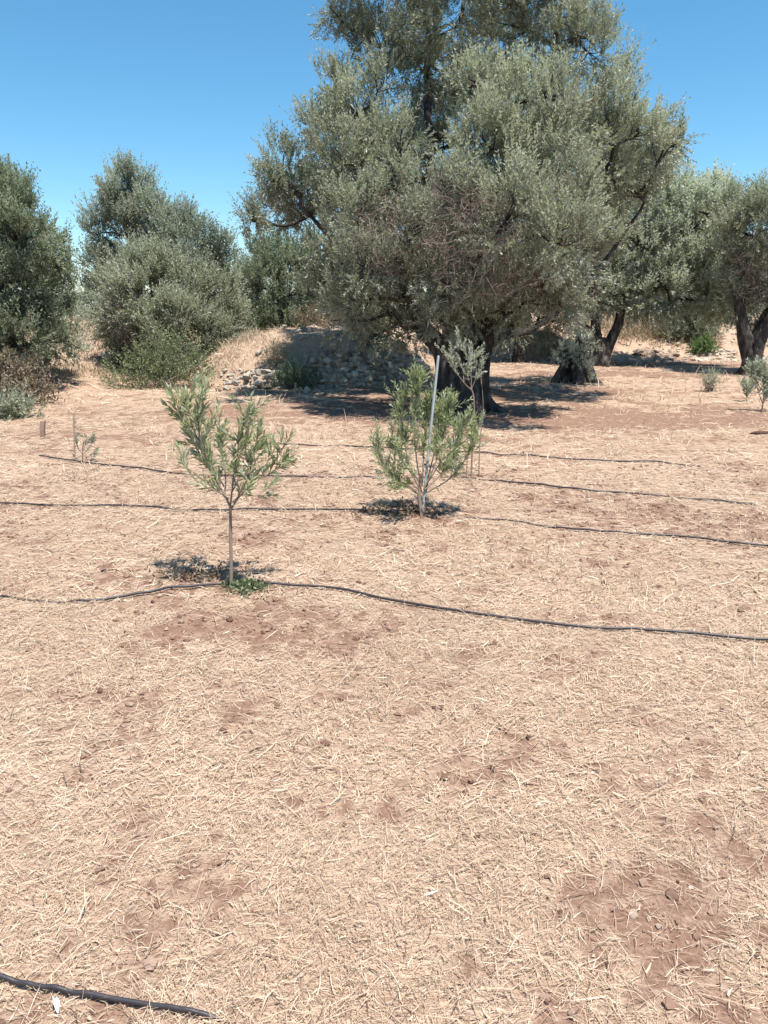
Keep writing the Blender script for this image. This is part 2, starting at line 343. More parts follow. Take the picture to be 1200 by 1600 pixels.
# ground: red soil under a mat of chopped straw
def ground_mat():
    m, t, N, L = new_mat('soil_and_straw')
    at = N('Attribute', attribute_name='straw_cover'); geo = N('NewGeometry')
    def noise(scale, det=5, ro=.6, vec=None):
        n = N('TexNoise'); n.inputs['Scale'].default_value = scale; n.inputs['Detail'].default_value = det; n.inputs['Roughness'].default_value = ro
        L(vec if vec else geo.outputs['Position'], n.inputs['Vector']); return n
    def mapped(rot, sc_):
        mp = N('Mapping'); mp.inputs['Rotation'].default_value = (0, 0, rot); mp.inputs['Scale'].default_value = sc_
        L(geo.outputs['Position'], mp.inputs['Vector']); return mp.outputs[0]
    # distort lookups a little so the fibres curl
    dn = noise(9, 2)
    fib = []
    for i, (rot, a, b) in enumerate([(0.2, 22, 190), (1.3, 20, 170), (2.3, 25, 210), (0.8, 30, 260)]):
        mp = N('Mapping'); mp.inputs['Rotation'].default_value = (0, 0, rot); mp.inputs['Scale'].default_value = (a, b, 20)
        vm = N('VectorMath', operation='MULTIPLY_ADD'); vm.inputs[1].default_value = (.05, .05, .05)
        L(dn.outputs['Color'], vm.inputs[0]); L(geo.outputs['Position'], vm.inputs[2]); L(vm.outputs[0], mp.inputs['Vector'])
        n = N('TexNoise'); n.inputs['Scale'].default_value = 1; n.inputs['Detail'].default_value = 2; L(mp.outputs[0], n.inputs['Vector']); fib.append(n)
    mx = fib[0].outputs[0]
    for n in fib[1:]:
        q = N('Math', operation='MAXIMUM'); L(mx, q.inputs[0]); L(n.outputs[0], q.inputs[1]); mx = q.outputs[0]
    mr = N('MapRange'); mr.inputs['From Min'].default_value = .48; mr.inputs['From Max'].default_value = .74; L(mx, mr.inputs['Value'])
    big = noise(.9, 5); mid = noise(14, 6, .7); fine = noise(90, 4, .7)
    soil = ramp(N, [(.32, (.125, .070, .048)), (.5, (.215, .132, .095)), (.68, (.36, .26, .195))])
    sm = N('Math', operation='MULTIPLY_ADD'); sm.inputs[1].default_value = .55; L(mid.outputs[0], sm.inputs[0])
    s2 = N('Math', operation='MULTIPLY'); s2.inputs[1].default_value = .45; L(fine.outputs[0], s2.inputs[0]); L(s2.outputs[0], sm.inputs[2]); L(sm.outputs[0], soil.inputs[0])
    st = ramp(N, [(0, (.345, .232, .170)), (.45, (.50, .368, .270)), (1, (.66, .52, .395))]); L(mr.outputs[0], st.inputs[0])
    warm = ramp(N, [(.3, (.95, .90, .87)), (.7, (1.0, 1.0, 1.0))]); L(big.outputs[0], warm.inputs[0])
    stw = N('Mix', data_type='RGBA', blend_type='MULTIPLY'); stw.inputs[0].default_value = 1; L(st.outputs[0], stw.inputs[6]); L(warm.outputs[0], stw.inputs[7])
    # cover broken up by mid noise
    cv = N('Math', operation='ADD'); L(at.outputs['Fac'], cv.inputs[0])
    c2 = N('Math', operation='MULTIPLY_ADD'); c2.inputs[1].default_value = .9; c2.inputs[2].default_value = -.45; L(mid.outputs[0], c2.inputs[0]); L(c2.outputs[0], cv.inputs[1])
    cr = N('MapRange'); cr.inputs['From Min'].default_value = .25; cr.inputs['From Max'].default_value = .58; L(cv.outputs[0], cr.inputs['Value'])
    col = N('Mix', data_type='RGBA'); L(cr.outputs[0], col.inputs[0]); L(soil.outputs[0], col.inputs[6]); L(stw.outputs[2], col.inputs[7])
    pb = N('BsdfPrincipled'); pb.inputs['Roughness'].default_value = .95; pb.inputs['Specular IOR Level'].default_value = .1
    L(col.outputs[2], pb.inputs['Base Color'])
    fm = N('Math', operation='MULTIPLY'); L(mr.outputs[0], fm.inputs[0]); L(cr.outputs[0], fm.inputs[1])
    fq_ = N('Math', operation='MULTIPLY_ADD'); fq_.inputs[1].default_value = .45; L(fine.outputs[0], fq_.inputs[0]); L(mid.outputs[0], fq_.inputs[2])
    hh = N('Math', operation='MULTIPLY_ADD'); hh.inputs[1].default_value = .5; L(fm.outputs[0], hh.inputs[0]); L(fq_.outputs[0], hh.inputs[2])
    b = N('Bump'); b.inputs['Strength'].default_value = .9; b.inputs['Distance'].default_value = .016; L(hh.outputs[0], b.inputs['Height']); L(b.outputs[0], pb.inputs['Normal'])
    o = N('OutputMaterial'); L(pb.outputs[0], o.inputs['Surface'])
    return m
M_GROUND = ground_mat()

# ------------------------------------------------------------------ ground sheet
def graded(a, b, d0, grow, lim):
    o = [0.0]; d = d0
    while o[-1] < lim:
        o.append(o[-1] + d)
        if o[-1] > b: d *= grow
    return np.array(o)
xp = np.concatenate([np.arange(0, 2.2, .022), 2.2 + graded(0, 2.8, .045, 1.035, 1500)]); X = np.concatenate([-xp[:0:-1], xp])
yp = np.concatenate([np.arange(0, 1.0, .05), np.arange(1.0, 3.6, .022), 3.6 + graded(0, 5.4, .045, 1.022, 2600)]); ym = graded(0, 1.0, .15, 1.25, 300); Y = np.concatenate([-ym[:0:-1], yp])
GX, GY = np.meshgrid(X, Y); GZ = height(GX, GY)
nx, ny = len(X), len(Y)
mb = MB(); ii = np.arange(ny - 1)[:, None] * nx + np.arange(nx - 1)[None]
mb.add(np.stack([GX, GY, GZ], -1).reshape(-1, 3), np.stack([ii, ii + 1, ii + nx + 1, ii + nx], -1).reshape(-1, 4), 0.5, True)
g = mb.build('ground', M_GROUND); tag(g, kind='structure')
cv = straw(GX, GY)
sa = g.data.attributes.new('straw_cover', 'FLOAT', 'POINT'); sa.data.foreach_set('value', cv.astype(np.float32).ravel())

# distant hill beyond the grove
mb = MB(); hx = np.linspace(-1400, 1400, 120); hy = np.linspace(700, 1500, 24); HX, HY = np.meshgrid(hx, hy)
HZ = -6 + np.sin(np.clip((HY - 700) / 800, 0, 1) * math.pi) * (14 + 22 * fbm(HX / 300, HY / 300, 5, 4))
ii = np.arange(23)[:, None] * 120 + np.arange(119)[None]
mb.add(np.stack([HX, HY, HZ], -1).reshape(-1, 3), np.stack([ii, ii + 1, ii + 121, ii + 120], -1).reshape(-1, 4), .5, True)
M_HILL = tint_mat('scrub_hill', [(0, (.06, .075, .05)), (1, (.16, .15, .11))], noise=1.2, nscale=.02)
tag(mb.build('hill', M_HILL), kind='structure')

# ------------------------------------------------------------------ straw litter
def litter(r0, r1, dens, ln, wd, seed, margin=1.35, stand=.12):
    rg = np.random.default_rng(seed)
    A = margin * 0.5 * (r1 * r1 - r0 * r0) + 2.4 * (r1 - r0); n = int(A * dens)
    u = rg.random(n * 2); y = np.sqrt(r0 * r0 + u * (r1 * r1 - r0 * r0)); y = y[: n * 2]
    x = (rg.random(len(y)) - .5) * (margin * y + 2.4)
    keep = rg.random(len(y)) < (0.5 + 0.0 * y); x, y = x[keep], y[keep]
    # gather into wisps
    k = rg.random(len(x)) < .55
    cxy = rg.integers(0, max(1, len(x) // 9), len(x)); x = np.where(k, x[cxy] + rg.normal(0, .03, len(x)), x); y = np.where(k, y[cxy] + rg.normal(0, .03, len(x)), y)
    s = straw(x, y)
    keep = rg.random(len(x)) < np.clip(s * 1.25, .10, 1) ** 1.3
    x, y, s = x[keep], y[keep], s[keep]; n = len(x)
    flow = fbm(x * .8, y * .8, 101, 3) * 12.0
    wisp = fbm(x * 11 + 3.3, y * 11, 7, 2) * 22
    az = np.where(rg.random(n) < .22, flow + rg.normal(0, .7, n), np.where(rg.random(n) < .5, wisp + rg.normal(0, .25, n), rg.random(n) * 6.28))
    el = np.abs(rg.normal(0, .13, n)); st = rg.random(n) < stand * (0.2 + 3.0 * sstep(.52, .75, fbm(x * 1.7, y * 1.7, 131, 3))); el = np.where(st, rg.uniform(.35, 1.25, n), el)
    L = ln * np.exp(rg.normal(0, .55, n)); L = L * (.55 + .9 * fbm(x * 2.3, y * 2.3, 171, 3)) * np.where(rg.random(n) < .05, 2.0, 1.0); L = np.clip(L, ln * .25, ln * 4.5); L = np.where(st, L * .85, L)
    W = wd * np.exp(rg.normal(0, .35, n))
    d = np.stack([np.cos(az) * np.cos(el), np.sin(az) * np.cos(el), np.sin(el)], -1)
    z = height(x, y) + .002 + rg.random(n) ** 1.5 * .011
    p0 = np.stack([x, y, z], -1)
    bend = np.stack([-np.sin(az), np.cos(az), np.zeros(n)], -1) * (rg.normal(0, .17, n))[:, None] - np.array([0, 0, 1]) * (rg.random(n) * .22 * np.where(st, 1.2, .5))[:, None]
    p1 = p0 + d * (L * .5)[:, None]; p2 = p0 + d * L[:, None] + bend * L[:, None]
    low = height(p2[:, 0], p2[:, 1]) + .002; p2[:, 2] = np.maximum(p2[:, 2], low)
    sd = np.stack([-np.sin(az), np.cos(az), rg.normal(0, .45, n)], -1); sd = nrm(sd) * (W * .5)[:, None]
    v = np.stack([p0 - sd, p0 + sd, p1 - sd, p1 + sd, p2 - sd * .35, p2 + sd * .35], 1).reshape(-1, 3)
    b = np.arange(n)[:, None] * 6
    f = np.stack([b + [0, 1, 3, 2], b + [2, 3, 5, 4]], 1).reshape(-1, 4)
    dk = rg.random(n) < .03; tn = np.where(dk, .05, 1) * np.clip(.56 + .22 * (fbm(x * 1.3, y * 1.3, 151, 3) - .5) + rg.normal(0, .2, n), 0, 1)
    mbs.add(v, f, np.repeat(tn, 2))
mbs = MB()
litter(0.8, 2.2, 19000, .028, .0013, 1)
litter(2.2, 4.0, 11000, .034, .0019, 2)
litter(0.8, 4.5, 150, .085, .0021, 8, stand=.3)
litter(0.8, 4.5, 900, .012, .0038, 9)
litter(4.0, 7.5, 3300, .046, .0033, 3)
litter(7.5, 13, 700, .075, .0058, 4, stand=.2)
litter(13, 24, 150, .12, .010, 5, stand=.3)
tag(mbs.build('straw', M_STRAW), 'chopped dry straw strewn over the red soil', 'straw', kind='stuff')

# ------------------------------------------------------------------ trees
def fib(n, rg):
    i = np.arange(n) + .5; z = 1 - 2 * i / n; ph = i * 2.39996 + rg.random() * 6.28; r = np.sqrt(1 - z * z)
    return np.stack([r * np.cos(ph), r * np.sin(ph), z], -1)
def make_tree(label, base, trunk, trunk_r, limbs, lobes, mat, seed, group='olive trees of the grove', leaf=.075, wid=.019, spacing=.34, spr=26, nl=20, slen=.30,
              flute=.25, up=.95, name='olive_tree', cat='olive tree', dead=None, gap=.2, tint0=.5, deadmat=None, bark=None, dzj=.35, ns=20):
    """lobes: (px, py, depth, r_px[, tint]) in photo pixels, turned into real balls of foliage at that depth"""
    rg = np.random.default_rng(seed); root = empty(name, base, label, cat, group)
    bark = bark or M_BARK
    tb = MB(); skel = []
    for path, rad in zip(trunk, trunk_r):
        pth = smooth_path(path, 26); tube(tb, pth, rad, ns, flute, seed, .5); skel.append((pth, -1))
    limb_mb = []
    for path, rad in limbs:
        m_ = MB(); pth = smooth_path(path, 22); tube(m_, pth, rad, 10, flute * .6, seed + len(limb_mb), .5); skel.append((pth, len(limb_mb))); limb_mb.append(m_)
    C = []; R = []; T = []
    for l in lobes:
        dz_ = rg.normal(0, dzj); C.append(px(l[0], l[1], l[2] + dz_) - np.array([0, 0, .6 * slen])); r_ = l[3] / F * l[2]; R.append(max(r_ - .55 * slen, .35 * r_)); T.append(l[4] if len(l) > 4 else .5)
    C = np.array(C); R = np.array(R); T = np.array(T)
    # thinner branches reach from the nearest limb to each lobe
    pts = np.concatenate([s for s, _ in skel]); own = np.concatenate([np.full(len(s), k) for s, k in skel])
    order = np.argsort([np.min(np.linalg.norm(pts - c, axis=1)) for c in C])
    extra = MB(); used_extra = False
    for i in order:
        c = C[i]; d = np.linalg.norm(pts - c, axis=1) + 0.8 * np.maximum(pts[:, 2] - c[2], 0); j = int(np.argmin(d)); a = pts[j]
        ln = np.linalg.norm(c - a)
        if ln < .12: continue
        mid = (a + c) / 2 + rg.normal(0, .1, 3) * ln + np.array([0, 0, -.08 * ln])
        p = smooth_path([a, mid, c], 9); r0 = np.clip(.018 + .022 * ln, .015, .06)
        tgt = limb_mb[own[j]] if own[j] >= 0 else tb
        tube(tgt, p, [r0, r0 * .45], 6, 0, 0, .45)
        for q in fib(7, rg):
            e = c + q * R[i] * .85; tube(tgt, smooth_path([p[6], (c + e) / 2 + rg.normal(0, .05, 3), e], 5), [r0 * .4, .004], 4, 0, 0, .45, cap=False)
        pts = np.concatenate([pts, p]); own = np.concatenate([own, np.full(len(p), own[j])])
    lm = MB()
    for i in range(len(C)):
        n = max(6, int(4 * math.pi * R[i] ** 2 / spacing ** 2)); q = nrm(fib(n, rg) + rg.normal(0, .25, (n, 3)))
        rad = R[i] * (0.62 + .42 * rg.random(n)); cc = C[i] + q * rad[:, None]
        dd = np.linalg.norm(cc[:, None] - C[None], axis=2) / R[None]; dd[:, i] = 9
        keep = (dd.min(1) > .86) & (rg.random(n) > np.where(q[:, 2] < -.3, .35, gap))
        # depth-of-crown filler so that the middle stays dark
        cc, q = cc[keep], q[keep]
        if len(cc) == 0: continue
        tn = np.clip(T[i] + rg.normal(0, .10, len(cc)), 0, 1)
        sc_ = spacing * (.75 + .5 * rg.random(len(cc)))
        O = np.repeat(cc, spr, 0) + nrm(rg.normal(size=(len(cc) * spr, 3))) * (np.repeat(sc_, spr) * .52 * rg.random(len(cc) * spr) ** .5)[:, None]
        loc = nrm(O - np.repeat(cc, spr, 0))
        upw = np.where(np.repeat(q[:, 2], spr) > -.25, up, up * .15 - .25)
        D = nrm(np.repeat(q, spr, 0) * .5 + loc * .45 + np.array([0, 0, 1]) * upw[:, None] + rg.normal(0, .2, (len(O), 3)))
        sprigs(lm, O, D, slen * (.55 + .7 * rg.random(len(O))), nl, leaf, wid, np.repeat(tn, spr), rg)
    r0_ = trunk_r[0][0]
    for k in range(7 if r0_ > .3 else 5):
        an = k * 6.283 / (7 if r0_ > .3 else 5) + rg.normal(0, .25); dv = np.array([math.cos(an), math.sin(an), 0]); L0 = r0_ * rg.uniform(1.25, 1.75)
        e = np.array(base) + dv * L0; e[2] = float(height(e[0], e[1])) - .05
        tube(tb, smooth_path([np.array(base) + dv * r0_ * .35 + [0, 0, r0_ * rg.uniform(.9, 1.5)], np.array(base) + dv * r0_ * .85 + [0, 0, r0_ * .28], e], 10), [r0_ * .36, r0_ * .30, r0_ * .10], 8, .2, seed + k, .5)
    tb.build('trunk', bark, root, base)
    for m_ in limb_mb:
        if m_.n: m_.build('limb', bark, root, base)
    lm.build('crown', mat, root, base)
    if dead:
        dm = MB()
        for (dx, dy, dz, drp, cnt) in dead:
            c = px(dx, dy, dz); r = drp / F * dz
            for _ in range(int(cnt * 1.7)):
                o = c + nrm(rg.normal(size=3)) * r * rg.random() ** .4
                d0 = nrm(rg.normal(size=3) + np.array([0, 0, -.5])); l0 = .10 + .22 * rg.random()
                d1 = nrm(d0 + rg.normal(0, .5, 3) + np.array([0, 0, -.4])); 
                p = smooth_path([o, o + d0 * l0 * .5, o + d0 * l0 * .5 + d1 * l0 * .6], 5)
                tube(dm, p, [.0032, .0013], 3, 0, 0, rg.random(), cap=False)
        dm.build('dead_twigs', M_TWIG, root, base)
    return root

# --- the big old olive in the middle
A0 = ground(gp(724, 642)); DA = depth_of(A0)
def a(x, y, dz=0.0): return px(x, y, DA + dz)
trunkA = [[A0 + [-.02, 0, -.15], a(722, 610), a(716, 560), a(722, 500), a(728, 430, .1), a(735, 330, .3)],
          [A0 + [-.25, .1, -.15], a(700, 600), a(690, 545), a(655, 505, -.1), a(632, 470, -.2)],
          [A0 + [.27, .05, -.15], a(747, 600), a(757, 545), a(772, 495, -.1), a(800, 450, -.3)],
          [A0 + [.05, -.28, -.15], a(730, 620, -.25), a(727, 585, -.2), a(722, 540, -.1)],
          [A0 + [-.12, -.3, -.12], a(708, 618, -.22), a(709, 580, -.16), a(706, 545, -.05)]]
trunkAr = [[.44, .34, .27, .22, .17, .12], [.24, .18, .14, .11, .09], [.22, .165, .125, .10, .08], [.2, .17, .14, .1], [.17, .14, .12, .08]]
limbsA = [([a(632, 470, -.2), a(622, 430, -.3), a(612, 370, -.4), a(585, 280, -.2), a(560, 200, .1)], [.1, .09, .075, .05, .03]),
          ([a(660, 512), a(630, 505, .3), a(595, 470, .6), a(540, 400, .9), a(470, 320, .6)], [.1, .08, .07, .05, .025]),
          ([a(800, 450, -.3), a(850, 410, -.6), a(900, 350, -.8), a(940, 260, -.6)], [.09, .07, .05, .03]),
          ([a(757, 545), a(790, 525, .3), a(840, 510, .6), a(920, 440, .9), a(1000, 330, .8)], [.08, .065, .055, .045, .025]),
          ([a(735, 470), a(700, 380, .2), a(672, 260, 1.0), a(668, 100, 1.8), a(670, -40, 1.8)], [.14, .12, .09, .06, .03]),
          ([a(728, 430, .1), a(770, 330, -.5), a(800, 220, -.9), a(820, 140, -.9)], [.13, .1, .07, .03]),
          ([a(735, 400, .2), a(800, 280, 1.0), a(860, 120, 1.5), a(880, -30, 1.3)], [.13, .1, .07, .03]),
          ([a(725, 470), a(742, 520, .1), a(748, 470, -.2), a(735, 400, -.6), a(720, 320, -1.0)], [.08, .08, .07, .06, .03])]
def LA(l): return [(x, y, DA + dz, r * (.84 if -2.5 < dz < -.5 else 1), *t) for x, y, dz, r, *t in l]
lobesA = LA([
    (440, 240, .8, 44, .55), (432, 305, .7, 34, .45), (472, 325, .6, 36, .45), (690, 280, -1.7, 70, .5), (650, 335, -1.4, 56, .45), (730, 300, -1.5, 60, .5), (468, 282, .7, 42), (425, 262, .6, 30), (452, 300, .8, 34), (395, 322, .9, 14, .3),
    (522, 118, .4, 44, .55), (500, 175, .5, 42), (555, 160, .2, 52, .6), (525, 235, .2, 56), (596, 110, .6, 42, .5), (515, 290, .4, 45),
    (545, 28, 1.6, 44, .2), (525, 5, 1.7, 34, .25), (590, 55, 1.9, 55, .1), (640, 20, 1.9, 70, .2), (720, 20, 1.9, 72, .25), (655, 85, 2.0, 44, .1), (720, 85, 1.8, 40, .25),  # low tints paint the shaded underside of the high crown into the leaves
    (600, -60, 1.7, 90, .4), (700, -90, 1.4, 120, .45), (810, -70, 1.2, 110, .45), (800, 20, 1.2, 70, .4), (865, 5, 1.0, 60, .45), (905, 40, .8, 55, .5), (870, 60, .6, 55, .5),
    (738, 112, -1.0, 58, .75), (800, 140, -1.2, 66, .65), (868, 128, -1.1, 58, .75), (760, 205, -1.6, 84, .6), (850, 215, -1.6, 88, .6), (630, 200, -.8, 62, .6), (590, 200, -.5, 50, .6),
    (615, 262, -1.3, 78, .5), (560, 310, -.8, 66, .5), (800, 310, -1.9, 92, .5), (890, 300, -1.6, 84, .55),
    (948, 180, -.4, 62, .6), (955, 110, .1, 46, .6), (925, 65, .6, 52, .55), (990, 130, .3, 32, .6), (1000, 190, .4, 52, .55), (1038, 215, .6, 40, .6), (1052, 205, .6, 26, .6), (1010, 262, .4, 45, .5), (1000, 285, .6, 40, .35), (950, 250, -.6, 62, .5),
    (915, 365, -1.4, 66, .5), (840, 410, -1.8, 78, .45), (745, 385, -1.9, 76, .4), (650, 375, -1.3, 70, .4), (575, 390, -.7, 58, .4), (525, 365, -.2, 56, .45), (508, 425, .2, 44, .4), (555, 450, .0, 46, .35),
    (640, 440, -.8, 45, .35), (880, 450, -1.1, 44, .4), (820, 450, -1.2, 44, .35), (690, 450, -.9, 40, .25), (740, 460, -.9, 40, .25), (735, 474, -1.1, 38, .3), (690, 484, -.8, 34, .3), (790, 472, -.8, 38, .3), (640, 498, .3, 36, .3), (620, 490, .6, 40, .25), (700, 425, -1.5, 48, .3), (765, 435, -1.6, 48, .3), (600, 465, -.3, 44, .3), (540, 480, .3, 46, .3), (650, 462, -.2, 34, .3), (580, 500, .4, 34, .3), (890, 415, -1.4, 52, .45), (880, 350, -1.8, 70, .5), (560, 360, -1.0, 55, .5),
    (530, 210, 3.4, 58, .4), (560, 300, 3.4, 76, .4), (480, 285, 3.0, 42, .4), (620, 330, 3.6, 80, .4), (520, 385, 3.0, 50, .4), (640, 230, 3.4, 80, .4), (1005, 240, 3.2, 42, .4), (950, 300, 3.4, 58, .4), (1028, 212, 2.4, 34, .5), (900, 340, 3.8, 66, .4), (955, 205, 3.4, 48, .4), (700, 200, 2.0, 100, .4), (800, 190, 2.3, 120, .4), (910, 240, 2.0, 95, .4), (600, 270, 1.8, 85, .4), (700, 350, 2.0, 90, .35), (850, 350, 2.2, 95, .35), (940, 330, 1.6, 50, .4)])  # leading lobes are added, hidden at the back, to cast wider shade
deadA = [(x, y, DA + dz, r, n) for x, y, dz, r, n in [(740, 385, -2.2, 95, 420), (720, 330, -2.2, 80, 200), (615, 360, -1.6, 70, 260), (860, 340, -2.2, 90, 200), (600, 430, -.9, 40, 110), (800, 420, -1.9, 60, 160), (395, 325, .9, 22, 60), (440, 315, .8, 30, 60), (880, 440, -1.2, 60, 160), (560, 400, -.6, 40, 100)]]
make_tree('huge old olive tree with a thick gnarled trunk beside the ruined stone wall', A0, trunkA, trunkAr, limbsA, lobesA, M_OLIVE, 11, dzj=.5, dead=deadA, spr=20, nl=18, flute=.3)

# --- simple builder for the other trees: base pixel and depth, trunk polylines in pixels
def tree(label, bx, by, zz, tr, lobes, mat, seed, limbs=(), **kw):
    if zz is None:
        b = at_ground(bx, by)
    else:
        b = ground(px(bx, by, zz))
    d = depth_of(b)
    s = np.array([(bx - 600) / F * d]) 
    def q(p): return px(p[0], p[1], d + (p[2] if len(p) > 2 else 0))
    paths = []; rads = []
    for pts, rad in tr:
        pp = [q(p) for p in pts]
        if pts[0] == (bx, by): pp[0] = b - np.array([0, 0, .12])
        paths.append(pp); rads.append(rad)
    lb = [(l[0], l[1], d + l[2], *l[3:]) for l in lobes]
    dd = kw.pop('dead', None)
    if dd: dd = [(x, y, d + z, r, n) for x, y, z, r, n in dd]
    far = (d / 12.5) ** .75
    kw.setdefault('leaf', .075 * far); kw.setdefault('wid', .020 * far); kw.setdefault('spacing', .29 * far); kw.setdefault('slen', .3 * far)
    kw.setdefault('spr', 20); kw.setdefault('nl', 16)
    return make_tree(label, b, paths, rads, [([q(p) for p in pts], r) for pts, r in limbs], lb, mat, seed, dead=dd, **kw)

# olive behind the big one
tree('olive tree with a slim dark trunk standing in shade behind the huge old olive', 810, 566, None,
     [([(810, 566), (812, 530), (806, 490), (810, 430)], [.2, .16, .13, .08])],
     [(800, 430, 0, 70, .4), (860, 400, 0, 80, .4), (760, 380, .5, 80, .35), (850, 480, -.5, 45, .35), (790, 490, -.3, 40, .35), (900, 470, .3, 50, .4), (830, 320, .5, 90, .4)], M_OLIVE, 21, spr=20)
# pruned stump full of suckers
tree('short thick olive stump sprouting pale silvery suckers', 898, 597, None,
     [([(898, 597), (899, 585), (901, 572), (905, 550), (915, 528)], [.42, .31, .26, .22, .12]), ([(884, 596), (893, 575), (892, 548), (888, 530)], [.2, .19, .15, .07]), ([(915, 596), (914, 575), (918, 548), (922, 515)], [.16, .14, .12, .06])],
     [(905, 520, -.1, 22, .8), (885, 545, -.25, 20, .7), (912, 548, -.35, 16, .8), (925, 525, 0, 14, .8), (872, 555, 0, 14, .7), (916, 572, -.4, 12, .8), (905, 500, 0, 14, .8), (918, 590, -.4, 9, .8)], M_SILVER, 22, leaf=.07, wid=.018, spacing=.19, slen=.2, spr=7, nl=12, up=1.4)
# forked olive
tree('olive tree with a forked reddish trunk and a broad silvery crown beside the rubble bank', 941, 572, None,
     [([(941, 572), (942, 550), (943, 530)], [.27, .21, .16]), ([(937, 566), (936, 545), (932, 520), (928, 480)], [.17, .15, .13, .09]), ([(945, 562), (947, 548), (958, 525), (968, 500), (972, 455)], [.17, .16, .14, .12, .08])],
     [(960, 420, 0, 60, .5), (1010, 380, -.3, 62, .55), (1060, 360, -.2, 62, .6), (1100, 330, 0, 48, .8), (1075, 305, .2, 40, .8), (1040, 310, .3, 48, .6), (1090, 400, -.5, 55, .6), (1130, 435, -.8, 36, .85),
      (1140, 450, -.8, 26, .85), (1120, 460, -.8, 28, .7), (1080, 435, -.7, 46, .5), (1040, 430, -.5, 52, .5), (1000, 440, -.2, 46, .5), (1095, 465, -.6, 32, .4), (1050, 458, -.2, 28, .4), (920, 400, .3, 56, .5), (940, 340, .4, 70, .5), (1000, 320, .6, 60, .5), (925, 445, -.2, 36, .4), (1120, 290, .2, 26, .9), (1060, 395, -.3, 50, .7), (1020, 420, -.3, 46, .6), (1110, 395, -.6, 42, .9), (1080, 300, -.2, 30, .95), (1108, 318, -.3, 26, .95), (1150, 455, -.9, 20, .95)], M_SILVER, 23, spr=28, wid=.036, leaf=.115,
     limbs=[([(968, 470), (1000, 440), (1050, 410), (1090, 380)], [.09, .07, .05, .03]), ([(968, 480), (1010, 480, -.3), (1060, 470, -.5), (1115, 470, -.7)], [.08, .06, .05, .03])])
# olive at the right edge
tree('dark forked olive tree cut off by the frame with brownish foliage behind small saplings', 1174, 586, None,
     [([(1174, 586), (1172, 560), (1166, 530), (1160, 500), (1150, 460)], [.27, .20, .16, .13, .09]), ([(1174, 570), (1180, 540), (1196, 505), (1215, 470), (1230, 420)], [.22, .2, .16, .13, .08])],
     [(1180, 414, 0, 56, .35), (1150, 384, 0, 40, .4), (1190, 344, .2, 58, .45), (1160, 334, .4, 40, .5), (1230, 324, 0, 70, .5), (1240, 414, 0, 70, .4), (1200, 454, .3, 45, .3), (1165, 454, .5, 34, .3), (1210, 304, 0, 36, .55), (1280, 374, 0, 70, .4), (1150, 304, .8, 30, .5)], M_OLIVE, 24, spr=24,
     dead=[(1185, 400, -.5, 55, 260), (1190, 440, -.5, 50, 160)])
# far tree tops
tree('bluish green olive tree rising beyond the silvery crown on the right', 1100, 500, 29,
     [([(1100, 500), (1100, 400), (1102, 330)], [.25, .2, .1])],
     [(1085, 300, 0, 28, .4), (1110, 295, 0, 30, .4), (1130, 312, 0, 28, .4), (1065, 320, 0, 26, .4), (1100, 340, 0, 45, .4), (1150, 340, .5, 36, .4), (1060, 360, 0, 40, .4), (1120, 390, 0, 50, .4)], M_OLIVE_BLUE, 25, spr=18)
# left edge tree
tree('bushy dark green olive tree cut off by the left edge, foliage reaching the ground', -40, 612, 15.0,
     [([(-40, 612), (-38, 540), (-30, 460), (-20, 380)], [.3, .25, .2, .12])],
     [(0, 300, 0, 52, .5), (25, 340, 0, 56, .5), (55, 380, 0, 52, .55), (75, 430, 0, 46, .55), (85, 480, 0, 40, .5), (70, 510, 0, 48, .45), (20, 430, -.6, 66, .45), (20, 510, -.6, 64, .4), (-30, 390, -.3, 80, .5), (-40, 310, .2, 70, .5), (-60, 480, 0, 90, .4), (40, 555, -.2, 50, .35), (0, 580, -.3, 48, .35), (-60, 570, 0, 70, .35), (-90, 390, 0, 90, .4), (100, 515, .2, 30, .6), (90, 400, 0, 28, .6), (15, 285, .3, 28, .55), (-10, 275, .2, 28, .5)], M_OLIVE_GREEN, 26, spr=24,
     dead=[(40, 580, -.8, 40, 160)])
# tall pale tree, left of the middle
tree('tall pale grey olive tree rising behind the rounded green bush', 215, 560, 25,
     [([(215, 560), (215, 470), (210, 380), (200, 300)], [.3, .25, .2, .08])],
     [(190, 268, 0, 28, .6), (205, 261, 0, 24, .6), (222, 278, 0, 22, .55), (178, 291, 0, 24, .5), (195, 306, 0, 36, .5), (160, 326, 0, 32, .55), (150, 351, 0, 28, .5), (185, 351, -.3, 45, .5), (235, 326, 0, 42, .55), (270, 336, 0, 38, .5), (300, 351, 0, 36, .45), (325, 366, 0, 34, .45), (345, 371, 0, 24, .45), (345, 396, .2, 32, .4), (240, 376, -.2, 50, .45), (290, 396, 0, 50, .4), (160, 396, 0, 36, .4), (155, 436, .4, 34, .35), (330, 426, .3, 50, .4)], M_OLIVE_BLUE, 27, spr=26)
# round bush olive in front of it
tree('rounded grey green olive bush with dead twigs low on its left side', 255, 585, None,
     [([(255, 585), (252, 540), (245, 480), (240, 430)], [.2, .17, .14, .08])],
     [(215, 407, 0, 42, .65), (255, 412, -.2, 44, .65), (180, 442, 0, 38, .6), (225, 457, -.5, 60, .55), (290, 442, -.2, 46, .6), (330, 452, 0, 48, .55), (350, 482, .2, 38, .5), (280, 502, -.4, 62, .5), (190, 492, -.2, 48, .45), (170, 472, .2, 34, .5), (210, 532, -.2, 46, .35), (330, 512, -.1, 46, .45), (260, 552, -.2, 44, .35), (310, 547, -.1, 38, .35), (365, 512, .3, 30, .45), (200, 557, 0, 32, .3)], M_OLIVE, 28, spr=26,
     dead=[(195, 490, -.9, 42, 300), (215, 520, -.8, 36, 160)])
